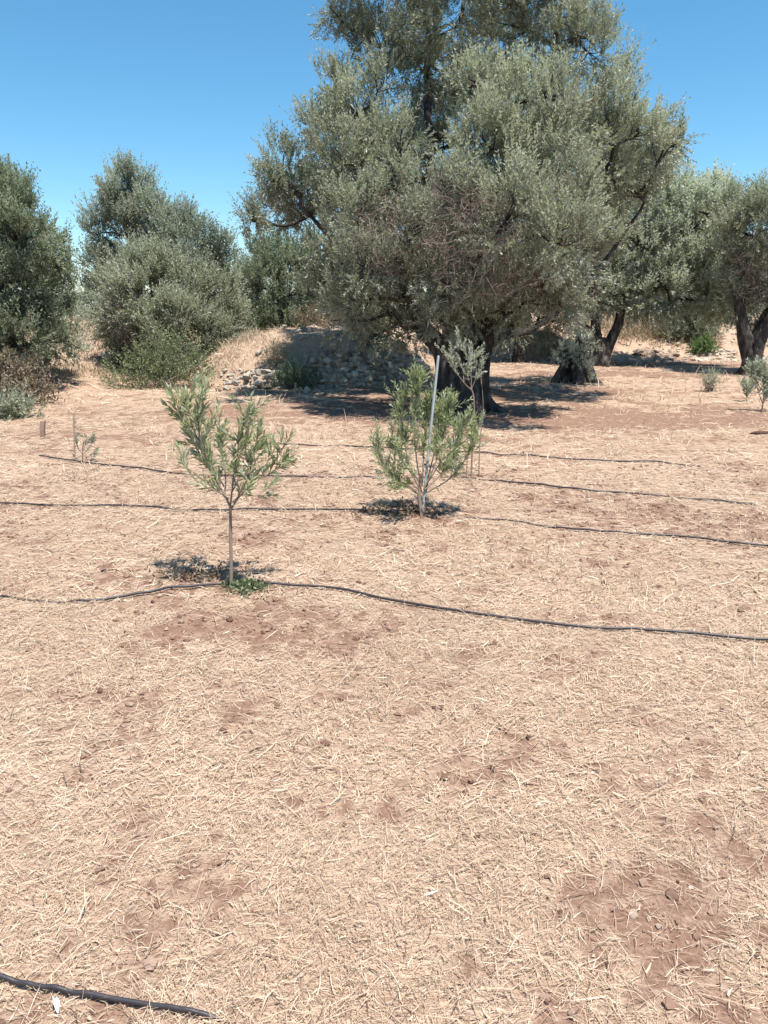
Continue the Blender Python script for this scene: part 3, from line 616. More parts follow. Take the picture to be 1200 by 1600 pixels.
# bush behind the mound
tree('mid green olive bush growing behind the stony mound', 440, 530, 23,
     [([(440, 530), (440, 480), (435, 430)], [.2, .16, .08])],
     [(405, 389, 0, 32, .6), (435, 382, 0, 34, .6), (465, 404, 0, 34, .55), (415, 434, -.2, 50, .5), (460, 444, 0, 50, .45), (385, 444, 0, 36, .5), (395, 494, -.2, 44, .4), (440, 499, -.1, 46, .35), (490, 444, .3, 45, .4), (500, 494, .4, 40, .35), (365, 524, 0, 32, .35), (540, 474, .8, 50, .35), (480, 374, .5, 30, .5)], M_OLIVE_GREEN, 29, spr=28)
# trees further back that close the gaps
tree('distant olive tree in the gap at the far left', 130, 520, 34,
     [([(130, 520), (130, 500), (132, 480)], [.15, .12, .06])],
     [(116, 462, .5, 16, .6), (138, 458, .5, 14, .6), (98, 460, .5, 16, .6), (105, 478, 0, 18, .6), (128, 482, 0, 17, .6), (152, 474, 0, 20, .5), (90, 470, .5, 22, .5), (120, 500, 0, 16, .6), (140, 495, 0, 20, .5), (100, 498, 0, 18, .6), (160, 500, 0, 22, .4), (80, 500, 0, 24, .5), (130, 515, -.5, 14, .5), (150, 520, -.5, 14, .5), (112, 520, -.5, 14, .5)], M_SILVER, 30, spr=16)
tree('distant olive tree filling the gap behind the stony mound', 400, 500, 33,
     [([(400, 500), (400, 450), (402, 420)], [.22, .16, .08])],
     [(340, 440, 0, 34, .4), (375, 425, 0, 34, .4), (410, 430, .3, 36, .4), (450, 415, 0, 38, .4), (490, 420, 0, 38, .4), (530, 430, 0, 38, .4), (350, 480, 0, 34, .35), (395, 475, 0, 34, .35), (440, 470, 0, 36, .35), (485, 475, 0, 36, .35), (530, 480, 0, 36, .35)], M_OLIVE_BLUE, 33, spr=16)
tree('distant olive tree half hidden behind the rubble bank', 1010, 480, 33,
     [([(1010, 480), (1010, 430), (1012, 390)], [.25, .2, .1])],
     [(1000, 386, 0, 50, .4), (1050, 406, 0, 46, .4), (950, 396, 0, 50, .4), (1100, 416, 0, 46, .4), (900, 406, 0, 50, .4), (1150, 426, 0, 46, .4), (1200, 436, 0, 50, .4), (980, 446, 0, 34, .4), (1060, 456, -.5, 30, .4), (1120, 466, -.5, 26, .4), (920, 456, 0, 34, .4)], M_OLIVE, 31, spr=18)
tree('distant dense olive tree behind the ruined stone wall', 600, 490, 31,
     [([(600, 490), (600, 430), (602, 390)], [.25, .2, .1])],
     [(560, 410, 0, 50, .35), (620, 420, 0, 50, .35), (680, 430, 0, 50, .35), (740, 440, 0, 46, .35), (520, 450, 0, 40, .35), (580, 465, 0, 34, .35), (650, 475, 0, 34, .35), (720, 485, 0, 30, .35), (790, 450, 0, 46, .35), (770, 490, 0, 30, .35)], M_OLIVE_GREEN, 32, spr=18)

# ------------------------------------------------------------------ shrubs and dry brush
def shrub(label, c, lobes, mat, seed, leaf=.05, wid=.018, spacing=.2, slen=.2, spr=16, nl=12, name='shrub', cat='shrub', group=None, up=.5, stems=8, stem_mat=None):
    """lobes: offsets (dx,dy,dz,r) in metres from the foot"""
    rg = np.random.default_rng(seed); root = empty(name, c, label, cat, group); lm = MB(); sm = MB()
    L = np.array(lobes, float)
    for (dx, dy, dz, r) in lobes:
        cc = np.array(c) + [dx, dy, dz]
        for _ in range(max(1, stems // max(1, len(lobes) // 2))):
            e = cc + nrm(rg.normal(size=3)) * r * .7; s = np.array(c) + np.append(rg.normal(0, .06, 2), -.03)
            tube(sm, smooth_path([s, (s + e) / 2 + rg.normal(0, .05, 3), e], 6), [.012, .003], 4, 0, 0, rg.random(), cap=False)
        n = max(8, int(4 * math.pi * r * r / spacing ** 2)); q = nrm(fib(n, rg) + rg.normal(0, .3, (n, 3))); o = cc + q * (r * (.4 + .6 * rg.random(n)))[:, None]
        o = o[o[:, 2] > height(o[:, 0], o[:, 1]) + .02]
        if len(o) == 0: continue
        O = np.repeat(o, spr, 0) + rg.normal(0, spacing * .4, (len(o) * spr, 3))
        D = nrm(nrm(O - cc) * .6 + np.array([0, 0, up]) + rg.normal(0, .4, (len(O), 3)))
        sprigs(lm, O, D, slen * (.5 + .8 * rg.random(len(O))), nl, leaf, wid, np.clip(.5 + rg.normal(0, .18, len(O)), 0, 1), rg)
    sm.build('stem', stem_mat or M_TWIG, root, c); lm.build('foliage', mat, root, c)
    return root
p = at_ground(240, 607)
shrub('fresh green shrub sprawling at the foot of the rounded olive bush', p, [(-.5, .1, .15, .26), (0, 0, .2, .26), (.45, .1, .15, .22), (.2, .2, .5, .26), (.8, .2, .2, .2), (-.85, .2, .1, .18), (.55, .4, .7, .24), (.05, .4, .75, .2), (-.3, .3, .5, .2), (.85, .3, .5, .18)], M_SHRUB, 41, leaf=.075, wid=.022, spacing=.28, slen=.36, spr=7)
p = at_ground(0, 640)
shrub('low tangle of dry brown brush under the left edge olive tree', p, [(-.7, .3, .2, .24), (-.25, .5, .25, .24), (.1, .6, .14, .18), (.4, .5, .04, .1), (-.4, .8, .45, .24), (0, .9, .3, .2)], M_DRYLEAF, 42, leaf=.08, wid=.03, spacing=.3, slen=.28, spr=10, nl=10, stems=30)
p = at_ground(-5, 652)
shrub('low grey green bush at the left edge in front of the dry brush', p, [(-.25, 0, .12, .2), (.1, -.05, .1, .17), (.3, 0, .06, .12), (-.6, 0, .15, .2)], M_OLIVE, 43, leaf=.07, wid=.022, spacing=.24, slen=.22)
p = at_ground(1100, 552)
shrub('small bright green shrub on the rubble bank', p, [(-.1, 0, .12, .13), (.14, 0, .12, .14), (.03, 0, .25, .12), (-.2, 0, .16, .1)], M_BRIGHT, 44, leaf=.08, wid=.03, spacing=.2, slen=.2, spr=9)
p = at_ground(1065, 535)
shrub('dark olive green bush on top of the rubble bank behind the bright shrub', p, [(-.3, .3, .3, .4), (.3, .3, .4, .5), (.8, .4, .4, .5), (.5, .5, .9, .5)], M_OLIVE, 45, leaf=.10, wid=.03, spacing=.34, slen=.3)
p = px(560, 512, 19.2); p = ground(p)
shrub('faded olive brown shrub on the crest of the stony mound', p, [(-.5, 0, .16, .22), (0, 0, .2, .26), (.4, .1, .18, .22), (-1.2, .9, .3, .2)], M_DRYLEAF, 46, leaf=.075, wid=.02, spacing=.26, slen=.3, spr=14, up=.9, stems=20)
p = at_ground(455, 607)
shrub('dark bluish shrub growing against the dry stone wall in shade', p, [(-.1, 0, .12, .14), (.12, 0, .1, .14), (.28, .05, .06, .1), (0, .05, .24, .12)], M_OLIVE_GREEN, 47, leaf=.06, wid=.018, spacing=.2, slen=.22, up=.8)
p = ground(px(585, 545, 17.3))
shrub('small dark bush at the top of the tumbled stones', p, [(0, 0, .18, .16), (.1, 0, .1, .14), (-.08, 0, .1, .14)], M_OLIVE_BLUE, 48, leaf=.06, wid=.018, spacing=.2, slen=.22, up=.8)
p = at_ground(440, 590); 
shrub('tuft of pale dry weeds on the broken end of the dry stone wall', ground([p[0] - .12, p[1] + .25]), [(0, 0, .12, .11), (-.13, .05, .1, .09), (.1, 0, .2, .08)], M_PALEDRY, 49, leaf=.06, wid=.010, spacing=.16, slen=.24, up=1.6, spr=8, nl=8)
p = at_ground(1108, 612)
shrub('small dry shrub standing alone in the straw near the right edge', p, [(0, 0, .12, .12), (.03, 0, .22, .09), (-.05, 0, .19, .08)], M_OLIVE, 50, leaf=.05, wid=.011, spacing=.15, slen=.15, up=1.4, spr=6, nl=8)

# dry grass: clumps of blades on the mound, the banks and the far bank (uncountable)
def grass(mbg, X_, Y_, n, ln, wd, rg, spread, tn=.55):
    az = rg.random(n) * 6.28; x = X_ + rg.normal(0, spread, n); y = Y_ + rg.normal(0, spread, n); z = height(x, y) - .01
    L = ln * (.5 + .8 * rg.random(n)); tl = rg.uniform(.1, .8, n)
    d = np.stack([np.cos(az) * np.sin(tl), np.sin(az) * np.sin(tl), np.cos(tl)], -1); p0 = np.stack([x, y, z], -1)
    p1 = p0 + d * (L * .55)[:, None]; p2 = p0 + d * L[:, None] + np.stack([np.cos(az), np.sin(az), -np.ones(n) * .6], -1) * (L * .22)[:, None]
    sa_ = rg.random(n) * 6.28; sd = np.stack([np.cos(sa_), np.sin(sa_), 0 * sa_], -1) * wd * .5
    v = np.stack([p0 - sd, p0 + sd, p1 - sd * .8, p1 + sd * .8, p2], 1).reshape(-1, 3); b = np.arange(n)[:, None] * 5
    t_ = np.clip(tn + rg.normal(0, .2, n), 0, 1)
    k0 = mbg.n
    mbg.add(v, b + [0, 1, 3, 2], t_); 
    mbg.add(v, b + [2, 3, 4], t_)
mbg = MB(); rg = np.random.default_rng(61)
def patch(x0, x1, y0, y1, clumps, n, ln, wd, cond=None, spread=.12):
    for _ in range(clumps):
        x = rg.uniform(x0, x1); y = rg.uniform(y0, y1)
        if cond is None or cond(x, y): grass(mbg, x, y, n, ln * rg.uniform(.6, 1.3), wd, rg, spread, rg.uniform(.4, .75))
mslope = lambda x, y: 0.18 < (((x - MOUND[0]) / MOUND[2]) ** 2 + (((y - MOUND[1]) / MOUND[3]) if y < MOUND[1] else (y - MOUND[1]) / MOUND[3] * .5) ** 2) < 1.2
patch(-5, -1.9, 16.2, 20, 300, 13, .13, .009, mslope)
patch(-4.4, -1.2, 17.6, 19.4, 120, 26, .24, .009, mslope)
patch(-2.5, 1.2, 17.6, 20.5, 130, 22, .22, .010, mslope)
patch(-2.6, -.2, 16.3, 18.6, 110, 14, .12, .009, mslope)
patch(-12, -4.5, 16.2, 27, 600, 34, .17, .014)
patch(-11, -6, 21, 27, 120, 40, .32, .016)
patch(2, 16, 25.5, 30, 340, 34, .22, .018)
patch(7.6, 9.8, 26.2, 28.5, 110, 50, .42, .018, spread=.2)
patch(4.5, 6.0, 24.6, 26, 60, 40, .28, .016)
mbt = mbg
tag(mbt.build('dry_grass', M_DRYGRASS), 'long dry grass on the banks and the stony mound', 'dry grass', kind='stuff')

# ------------------------------------------------------------------ dry stone wall, tumbled stones, rubble bank
def wall(label, pxs, hts, seed, size=.16):
    rg = np.random.default_rng(seed); base = at_ground(*pxs[0]); m_ = MB()
    path = smooth_path([gp(*q) for q in pxs], 240); u_ = np.concatenate([[0], np.cumsum(np.linalg.norm(np.diff(path, axis=0), axis=1))])
    hmax = np.interp(u_, np.linspace(0, u_[-1], len(hts)), hts); z = 0.0
    while z < max(hts):
        u = rg.random() * .1
        while u < u_[-1]:
            h_here = np.interp(u, u_, hmax); sz = size * rg.uniform(.55, 1.3)
            if z < h_here * rg.uniform(.8, 1.1):
                x0 = np.interp(u, u_, path[:, 0]); y0 = np.interp(u, u_, path[:, 1]); ys = y0 + np.linspace(-2.5, 1.6, 200)
                over = np.nonzero(height(np.full(200, x0), ys) > z + .02)[0]
                yy = ys[over[0]] if len(over) else y0 + z * .4
                yy = min(yy, y0 + z * .55 + .05) + rg.normal(0, .03)
                rock(m_, [x0, yy - sz * .1, z + sz * .25], np.array([sz * .60, sz * .55, sz * .46]) * rg.uniform(.8, 1.25, 3), rg, tint=np.clip(.5 + rg.normal(0, .2), 0, 1))
            u += sz * rg.uniform(.8, 1.1)
        z += size * .60
    o = m_.build('dry_stone_wall', M_STONE, None, base)
    return tag(o, label, 'stone wall', 'remains of dry stone walls')
wall('long low dry stone wall of grey stones curving round the mound', [(345, 610), (400, 609), (470, 606), (540, 603), (572, 596)], [.15, .3, .45, .62, .7, .68, .5], 71)
wall('short tumbled heap of wall stones beside the huge old olive trunk', [(575, 592), (605, 588), (640, 583), (660, 578)], [.55, .62, .5, .3], 72, size=.17)
# loose stones on the mound slope and behind
rg = np.random.default_rng(73); m_ = MB()
for _ in range(420):
    x = rg.uniform(-3.6, 1.6); y = rg.uniform(16.6, 22)
    e = ((x - .0) / 1.5) ** 2 + ((y - 18.6) / 2.4) ** 2
    if rg.random() > math.exp(-e) * 1.1 + .05: continue
    sz = .07 * math.exp(rg.normal(0, .5)); rock(m_, [x, y, float(height(x, y)) + sz * .2], sz, rg, tint=np.clip(.65 + rg.normal(0, .2), 0, 1))
for _ in range(60):       # pale scree at the broken end of the wall
    q = at_ground(rg.uniform(345, 420), rg.uniform(578, 606)); sz = .05 * math.exp(rg.normal(0, .5)); rock(m_, q, sz, rg, tint=np.clip(.85 + rg.normal(0, .15), 0, 1))
tag(m_.build('rubble', M_STONE), 'pale rubble scattered over the stony mound', 'rubble', kind='stuff')
m_ = MB()
for _ in range(1500):
    x = rg.uniform(1.5, 15); y = rg.uniform(24.0, 27.6); sl = float(height(x, y))
    sz = .042 * math.exp(rg.normal(0, .5))
    if rg.random() < .25 + .5 * vnoise(np.array(x * .9), np.array(y * .9), 3): rock(m_, [x, y, sl + sz * .15], sz, rg, tint=np.clip(.72 + rg.normal(0, .2), 0, 1))
for _ in range(130):      # paler heap under the bright shrub
    q = at_ground(rg.uniform(1070, 1150), rg.uniform(548, 566)); sz = .065 * math.exp(rg.normal(0, .45)); rock(m_, q + [0, 0, sz * .1], sz, rg, tint=np.clip(.85 + rg.normal(0, .15), 0, 1))
for _ in range(90):       # tumbled soil and stones behind the forked olive
    q = at_ground(rg.uniform(990, 1060), rg.uniform(545, 572)); sz = .07 * math.exp(rg.normal(0, .5)); rock(m_, q, sz, rg, tint=np.clip(.45 + rg.normal(0, .2), 0, 1))
tag(m_.build('rubble', M_RUBBLE), 'pale stony rubble on the far bank', 'rubble', kind='stuff')

# ------------------------------------------------------------------ saplings
def sapling(label, base, stems, shoots, mat, seed, leaf=.062, wid=.0125, dens=70, side=9, side_len=.13, stem_r=.009, low=.0, name='olive_sapling', tint=.5, spread_y=.5, open_=.7):
    """stems / shoots: pixel polylines (x, y, depth offset) at the depth of the foot"""
    rg = np.random.default_rng(seed); d = depth_of(base); root = empty(name, base, label, 'olive sapling', 'young olive saplings planted along the pipes')
    sm = MB(); lm = MB()
    def q(p): return px(p[0], p[1], d + (p[2] if len(p) > 2 else 0))
    for k, (pts, r0, r1) in enumerate(stems):
        pp = [q(p) for p in pts]
        if k == 0: pp[0] = np.array(base) - [0, 0, .03]
        tube(sm, smooth_path(pp, 20), [r0, r1], 8, .12, seed + k, .5)
    for pts, r0, t0, dn in shoots:
        pth = smooth_path([q(p) for p in pts], 24); tube(sm, pth, [r0, .0022], 6, 0, 0, .45)
        ln = np.sum(np.linalg.norm(np.diff(pth, axis=0), axis=1))
        ns_ = max(2, int(side * ln / .3 * dn))
        tt = rg.uniform(t0, 1, ns_); idx = (tt * 23).astype(int); O = pth[idx]
        tg = nrm(np.gradient(pth, axis=0))[idx]
        D = nrm(tg * .75 + rg.normal(0, .55, (ns_, 3)) + np.array([0, 0, .5])); Ls = side_len * (.5 + .8 * rg.random(ns_))
        for o, dd, l in zip(O, D, Ls): tube(sm, np.array([o, o + dd * l * .5, o + dd * l]), [.0026, .0012], 4, 0, 0, .5, cap=False)
        sprigs(lm, O, D, Ls, 14, leaf, wid, np.clip(tint + rg.normal(0, .15, ns_), 0, 1), rg, open_=open_, curve=.12)
        # leaves on the shoot itself
        m2 = max(1, int(ln / .10)); O = pth[(np.linspace(t0, .93, m2) * 23).astype(int)]; D = nrm(np.gradient(pth, axis=0))[(np.linspace(t0, .93, m2) * 23).astype(int)]
        sprigs(lm, O, D, np.full(m2, .12), 10, leaf, wid, np.full(m2, tint), rg, open_=open_ + .1, curve=.05)
    sm.build('trunk', M_BARKY, root, base); lm.build('crown', mat, root, base)
    return root
B1 = at_ground(361, 922)
sapling('olive sapling with a thin bare stem and lopsided crown beside the long pipe', B1,
        [([(361, 922), (361, 870), (360, 825), (360, 790)], .0105, .008)],
        [([(360, 792), (350, 772), (335, 745), (318, 705), (300, 665), (288, 625)], .007, .3, 1.5),
         ([(335, 745, .02), (310, 705, .05), (290, 670, .1), (272, 632, .1)], .005, .35, 1.3),
         ([(325, 722, -.03), (312, 680, -.08), (310, 640, -.1), (318, 612, -.1)], .005, .35, 1.5),
         ([(300, 665, .05), (296, 640, .1), (300, 615, .1), (305, 602, .1)], .004, .2, 1.3),
         ([(352, 775, .0), (352, 740, .05), (345, 695, .1), (342, 648, .12)], .005, .35, 1.0),
         ([(360, 790), (364, 755, -.05), (370, 710, -.08), (378, 670, -.1), (386, 642, -.1)], .006, .3, 1.2),
         ([(362, 760, .05), (372, 720, .1), (384, 690, .12), (392, 660, .12)], .004, .3, .9),
         ([(361, 795), (375, 775, .05), (398, 752, .1), (425, 738, .12), (450, 715, .12)], .006, .3, 1.1),
         ([(398, 752, .1), (410, 730, .05), (436, 722, .05), (440, 700, .05)], .004, .3, 1.0),
         ([(372, 775, -.05), (388, 745, -.1), (396, 710, -.15), (402, 680, -.15)], .005, .3, 1.2),
         ([(358, 780, -.05), (340, 768, -.1), (315, 758, -.12), (296, 738, -.12), (283, 722, -.12)], .004, .35, .35),
         ([(356, 782), (344, 770), (330, 762), (322, 772)], .003, .3, .5),
         ([(364, 785, 0), (378, 772, -.1), (400, 775, -.15), (412, 768, -.15)], .0035, .3, .6),
         ([(350, 760, .1), (330, 725, .2), (322, 690, .25), (330, 660, .25)], .004, .3, .9),
         ([(362, 770, .1), (380, 735, .2), (398, 720, .25), (415, 700, .25)], .004, .3, .8)], M_YOUNG, 81, leaf=.064, wid=.0135, side=5.6, side_len=.105)
B2 = at_ground(660, 808)
sapling('bushy yellow green olive sapling with two stems tied beside a leaning grey stake', B2,
        [([(657, 810), (655, 780), (656, 760), (658, 740)], .016, .011), ([(662, 818, .03), (664, 780, .03), (668, 755, .03)], .011, .008)],
        [([(656, 775), (640, 760, -.05), (615, 745, -.1), (598, 720, -.1), (590, 690, -.1)], .007, .3, 1.0),
         ([(650, 770), (625, 752, .1), (608, 735, .15), (585, 700, .15)], .006, .3, .7),
         ([(656, 765), (640, 730, .0), (632, 690, 0), (628, 650, 0), (628, 615, 0)], .007, .3, 1.1),
         ([(658, 760), (650, 710, -.05), (648, 660, -.05), (652, 610, -.05), (652, 588, -.05)], .007, .3, 1.3),
         ([(660, 760), (662, 710, .05), (664, 665, .1), (668, 630, .1)], .007, .3, 1.2),
         ([(662, 765), (680, 725, .0), (690, 685, .05), (700, 650, .05), (702, 625, .05)], .007, .3, 1.3),
         ([(664, 765), (690, 740, .1), (710, 710, .15), (718, 670, .15)], .006, .3, 1.2),
         ([(666, 770), (700, 750, .0), (722, 725, .0), (738, 695, .0), (742, 665, 0)], .006, .3, .9),
         ([(650, 750, .1), (625, 715, .2), (615, 690, .25), (612, 665, .25)], .005, .3, .8),
         ([(668, 755, -.1), (690, 720, -.2), (712, 690, -.2), (728, 655, -.2)], .005, .3, 1.0),
         ([(660, 770, -.1), (650, 745, -.2), (632, 725, -.2), (622, 700, -.2)], .005, .3, .7),
         ([(664, 765, .1), (680, 700, .3), (685, 660, .3), (690, 635, .3)], .006, .3, 1.2),
         ([(655, 765, 0), (640, 755, -.15), (628, 760, -.2), (612, 755, -.2)], .004, .3, .6)], M_YOUNG2, 82, leaf=.058, wid=.0115, side=12, side_len=.15, tint=.5)
B3 = at_ground(736, 746)
sapling('tall thin grey sapling behind the grey stake with bare twigs and a small top', B3,
        [([(735, 747), (738, 700), (741, 660), (740, 620), (735, 605)], .009, .006), ([(748, 748, .05), (750, 690, .05), (755, 640, .05), (752, 590, .05)], .006, .002), ([(728, 748, -.05), (731, 700, -.05), (728, 660, -.05)], .005, .003)],
        [([(737, 610), (725, 598), (712, 580), (700, 560), (690, 548)], .005, .4, 1.0),
         ([(737, 608), (735, 580), (728, 555), (720, 540), (716, 524)], .005, .25, 1.4),
         ([(738, 605), (745, 585), (742, 565), (748, 550)], .004, .2, 1.4),
         ([(752, 600, .05), (751, 578, .05), (754, 552, .05)], .003, .2, 1.5),
         ([(725, 598), (722, 575, .1), (708, 560, .1), (705, 550, .1)], .004, .2, 1.2),
         ([(738, 608, .1), (730, 585, .15), (735, 565, .15), (735, 545, .15)], .004, .2, 1.2),
         ([(741, 680), (748, 668), (750, 655)], .003, .3, .3)], M_SILVER, 83, leaf=.042, wid=.011, side=6.5, side_len=.10)
B0 = at_ground(130, 722)
sapling('tiny nearly leafless olive sapling beside a thin cane on the left', B0,
        [([(130, 722), (129, 705), (131, 690)], .007, .005)],
        [([(130, 710), (138, 700), (146, 688)], .004, .2, .9), ([(130, 712), (122, 700), (118, 685), (117, 672)], .004, .3, .4), ([(130, 705), (134, 692), (136, 680)], .004, .2, .8), ([(130, 716), (142, 712), (150, 700)], .003, .3, .5)], M_OLIVE, 84, leaf=.055, wid=.014, side=7, side_len=.10)
for k, (bx, by, pts, lab) in enumerate([
        (1168, 628, [[(1168, 628), (1167, 612), (1165, 598)], [(1168, 620), (1174, 608), (1176, 598)], [(1168, 622), (1163, 612), (1162, 602)]], 'small sparse grey sapling left of the taller one at the right edge'),
        (1190, 645, [[(1190, 645), (1194, 615), (1196, 590), (1194, 572)], [(1190, 635), (1200, 615), (1206, 595)], [(1191, 630), (1184, 606), (1186, 585), (1180, 576)], [(1192, 625), (1200, 600), (1202, 580)], [(1190, 610), (1178, 588), (1172, 580)]], 'taller grey green sapling cut off by the right edge')]):
    b = ground(gp(bx, by))
    sapling(lab, b, [(pts[0][:2], .01, .007)], [(q, .006, .2, 1.3) for q in pts], M_SILVER, 85 + k, leaf=.08, wid=.024, side=6, side_len=.2)

# stakes and posts
def stake(label, base, top, r, mat, name, cat, ns=8):
    root_base = np.array(base); m_ = MB(); p = smooth_path([root_base - [0, 0, .05], (root_base + top) / 2, np.array(top)], 8)
    tube(m_, p, [r, r], ns, 0, 0, .5); o = m_.build(name, mat, None, root_base); return tag(o, label, cat)
d2 = depth_of(B2) - .12; b = at_ground(659, 806)
stake('straight grey plastic stake leaning right beside the bushy sapling', b, px(685, 556, depth_of(b) - .02), .0105, M_STAKE, 'plant_stake', 'stake', 12)
b = ground(gp(117, 716)); stake('thin bare cane upright beside the tiny sapling', b, px(115, 645, depth_of(b)), .008, M_CANE, 'cane', 'cane', 6)
b = ground(gp(461, 618)); stake('short pale stick standing in front of the dry stone wall', b, px(462, 598, depth_of(b)), .02, M_CANE, 'stick', 'stick', 6)
# square wooden post with a bolt
b = ground(gp(66, 687)); root = empty('wooden_post', b, 'short square wooden post standing alone in the straw at the left', 'post')
d = depth_of(b); m_ = MB(); tp = px(67, 658, d); hw = .027
ring = lambda c, h, s: np.array([[c[0] - h, c[1] - h, c[2]], [c[0] + h, c[1] - h, c[2]], [c[0] + h, c[1] + h, c[2] + s], [c[0] - h, c[1] + h, c[2] + s]])
v = np.vstack([ring(b - [0, 0, .1], hw, 0), ring((b + tp) / 2, hw * .97, 0), ring(tp, hw * .98, .012), ring(tp + [0, 0, .006], hw * .8, .012)])
f = []
for k in range(3):
    for j in range(4): f.append([k * 4 + j, k * 4 + (j + 1) % 4, k * 4 + 4 + (j + 1) % 4, k * 4 + 4 + j])
f.append([12, 13, 14, 15]); m_.add(v, f, .5); m_.build('shaft', M_WOOD, root, b)
m_ = MB(); tube(m_, np.array([tp + [-hw - .02, 0, -.09], tp + [-hw + .01, 0, -.09]]), [.012, .012], 8, 0, 0, .2); m_.build('bolt', M_PIPE, root, b)

# ------------------------------------------------------------------ irrigation pipes
def at_surface(x, y):
    return at_ground(x, y, .016)
def pipe(label, pxs, r, seed, bury=0.0, dive=None):
    rg = np.random.default_rng(seed); pts = np.array([at_surface(*q) for q in pxs]); n = 60 * len(pxs); p = smooth_path(pts, n)
    s = np.concatenate([[0], np.cumsum(np.linalg.norm(np.diff(p, axis=0), axis=1))])
    p[:, 1] += (fbm(s * .9, s * 0 + seed, seed, 3) - .5) * .10 * min(1, r / .009)
    hz = height(p[:, 0], p[:, 1]); k = np.ones(15) / 15; hz = np.convolve(np.pad(hz, 7, mode='edge'), k, mode='valid')
    p[:, 2] = hz + r * 1.0 + .010 - bury * sstep(.52, .66, fbm(s * 1.1, s * 0 + seed * 3.3, seed + 5, 3)) * .028
    if dive: p[:, 2] -= sstep(*dive, p[:, 0]) * .035
    m_ = MB(); tube(m_, p, [r, r], 10, 0, 0, .5); b = p[0].copy()
    return tag(m_.build('irrigation_pipe', M_PIPE, None, b), label, 'irrigation pipe', 'black irrigation pipes lying across the field')
pipe('black irrigation pipe crossing the bottom left corner closest to the viewer', [(-700, 1455), (-400, 1495), (-120, 1532), (0, 1546), (60, 1556), (140, 1571), (230, 1586), (300, 1594), (400, 1606), (560, 1625), (800, 1660)], .0062, 91, .2, dive=(float(gp(285, 1590)[0]), float(gp(420, 1600)[0])))
pipe('long black irrigation pipe passing the foot of the thin stemmed sapling', [(-900, 860), (-500, 885), (-200, 905), (-60, 917), (0, 925), (60, 935), (130, 938), (200, 932), (300, 921), (361, 915), (430, 913), (520, 920), (600, 937), (700, 954), (830, 972), (930, 981), (1020, 987), (1110, 995), (1200, 1001), (1400, 1012), (1800, 1030), (2600, 1060)], .0074, 92, .45)
pipe('black irrigation pipe passing the foot of the bushy staked sapling', [(-900, 752), (-500, 765), (-200, 778), (40, 786), (150, 788), (320, 795), (430, 796), (530, 796), (600, 800), (680, 803), (780, 812), (860, 823), (960, 832), (1060, 838), (1130, 846), (1200, 853), (1400, 865), (1800, 885), (2400, 915)], .0076, 93, .5)
pipe('black irrigation pipe running from the tiny sapling past the tall thin sapling', [(60, 713), (110, 719), (150, 724), (220, 731), (300, 740), (400, 744), (560, 744), (720, 746), (820, 756), (900, 764), (980, 769), (1080, 778), (1180, 787)], .0085, 94, .55)
pipe('farthest black irrigation pipe running behind the saplings', [(400, 693), (480, 694), (570, 697), (660, 702), (780, 709), (860, 714), (950, 720), (1020, 721), (1095, 728)], .0085, 95, .5)

# white scrap beside the nearest pipe
q = ground(gp(90, 1580), .010); m_ = MB(); rg = np.random.default_rng(97)
us = np.linspace(-1, 1, 7); vs = np.linspace(-1, 1, 5); U, V = np.meshgrid(us, vs)
sx = .020 * (1 - .55 * np.clip(U, 0, 1)) ; vv = np.stack([U * .010 + V * .007 * (1 - .6 * np.abs(U)), -U * .015 + V * .004, .004 + .009 * (V * V) + .006 * U * V + .003 * np.sin(U * 5)], -1).reshape(-1, 3)
ii = np.arange(4)[:, None] * 7 + np.arange(6)[None]; fq = np.stack([ii, ii + 1, ii + 8, ii + 7], -1).reshape(-1, 4)
vv2 = vv + [0, 0, .0015]; m_.add(vv + q, fq[:, ::-1], .6); m_.add(vv2 + q, fq, .6)
tag(m_.build('scrap', M_WHITE, None, q), 'white curled scrap lying against the closest pipe', 'scrap')

# small green weeds at the foot of the sapling
def weed(label, c, r, n, seed, mat, lf=.035):
    rg = np.random.default_rng(seed); m_ = MB(); O = np.array(c) + np.stack([rg.normal(0, r, n), rg.normal(0, r * .6, n), np.zeros(n)], -1)
    O[:, 2] = height(O[:, 0], O[:, 1]) + .002
    D = nrm(np.stack([rg.normal(0, .8, n), rg.normal(0, .8, n), np.full(n, .5)], -1)); sprigs(m_, O, D, rg.uniform(.03, .09, n), 8, lf, lf * .45, np.clip(.5 + rg.normal(0, .2, n), 0, 1), rg, open_=1.1)
    return tag(m_.build('weed', mat, None, c), label, 'weed')
weed('low green weeds at the foot of the thin stemmed sapling', at_ground(384, 920), .048, 60, 101, M_SHRUB)
weed('small withered brown weeds in shade left of the thin stemmed sapling', at_ground(315, 902), .10, 60, 102, M_DRYLEAF, .028)['kind'] = 'stuff'
weed('small withered weeds at the foot of the bushy staked sapling', at_ground(625, 800), .14, 60, 103, M_DRYLEAF, .035)['kind'] = 'stuff'

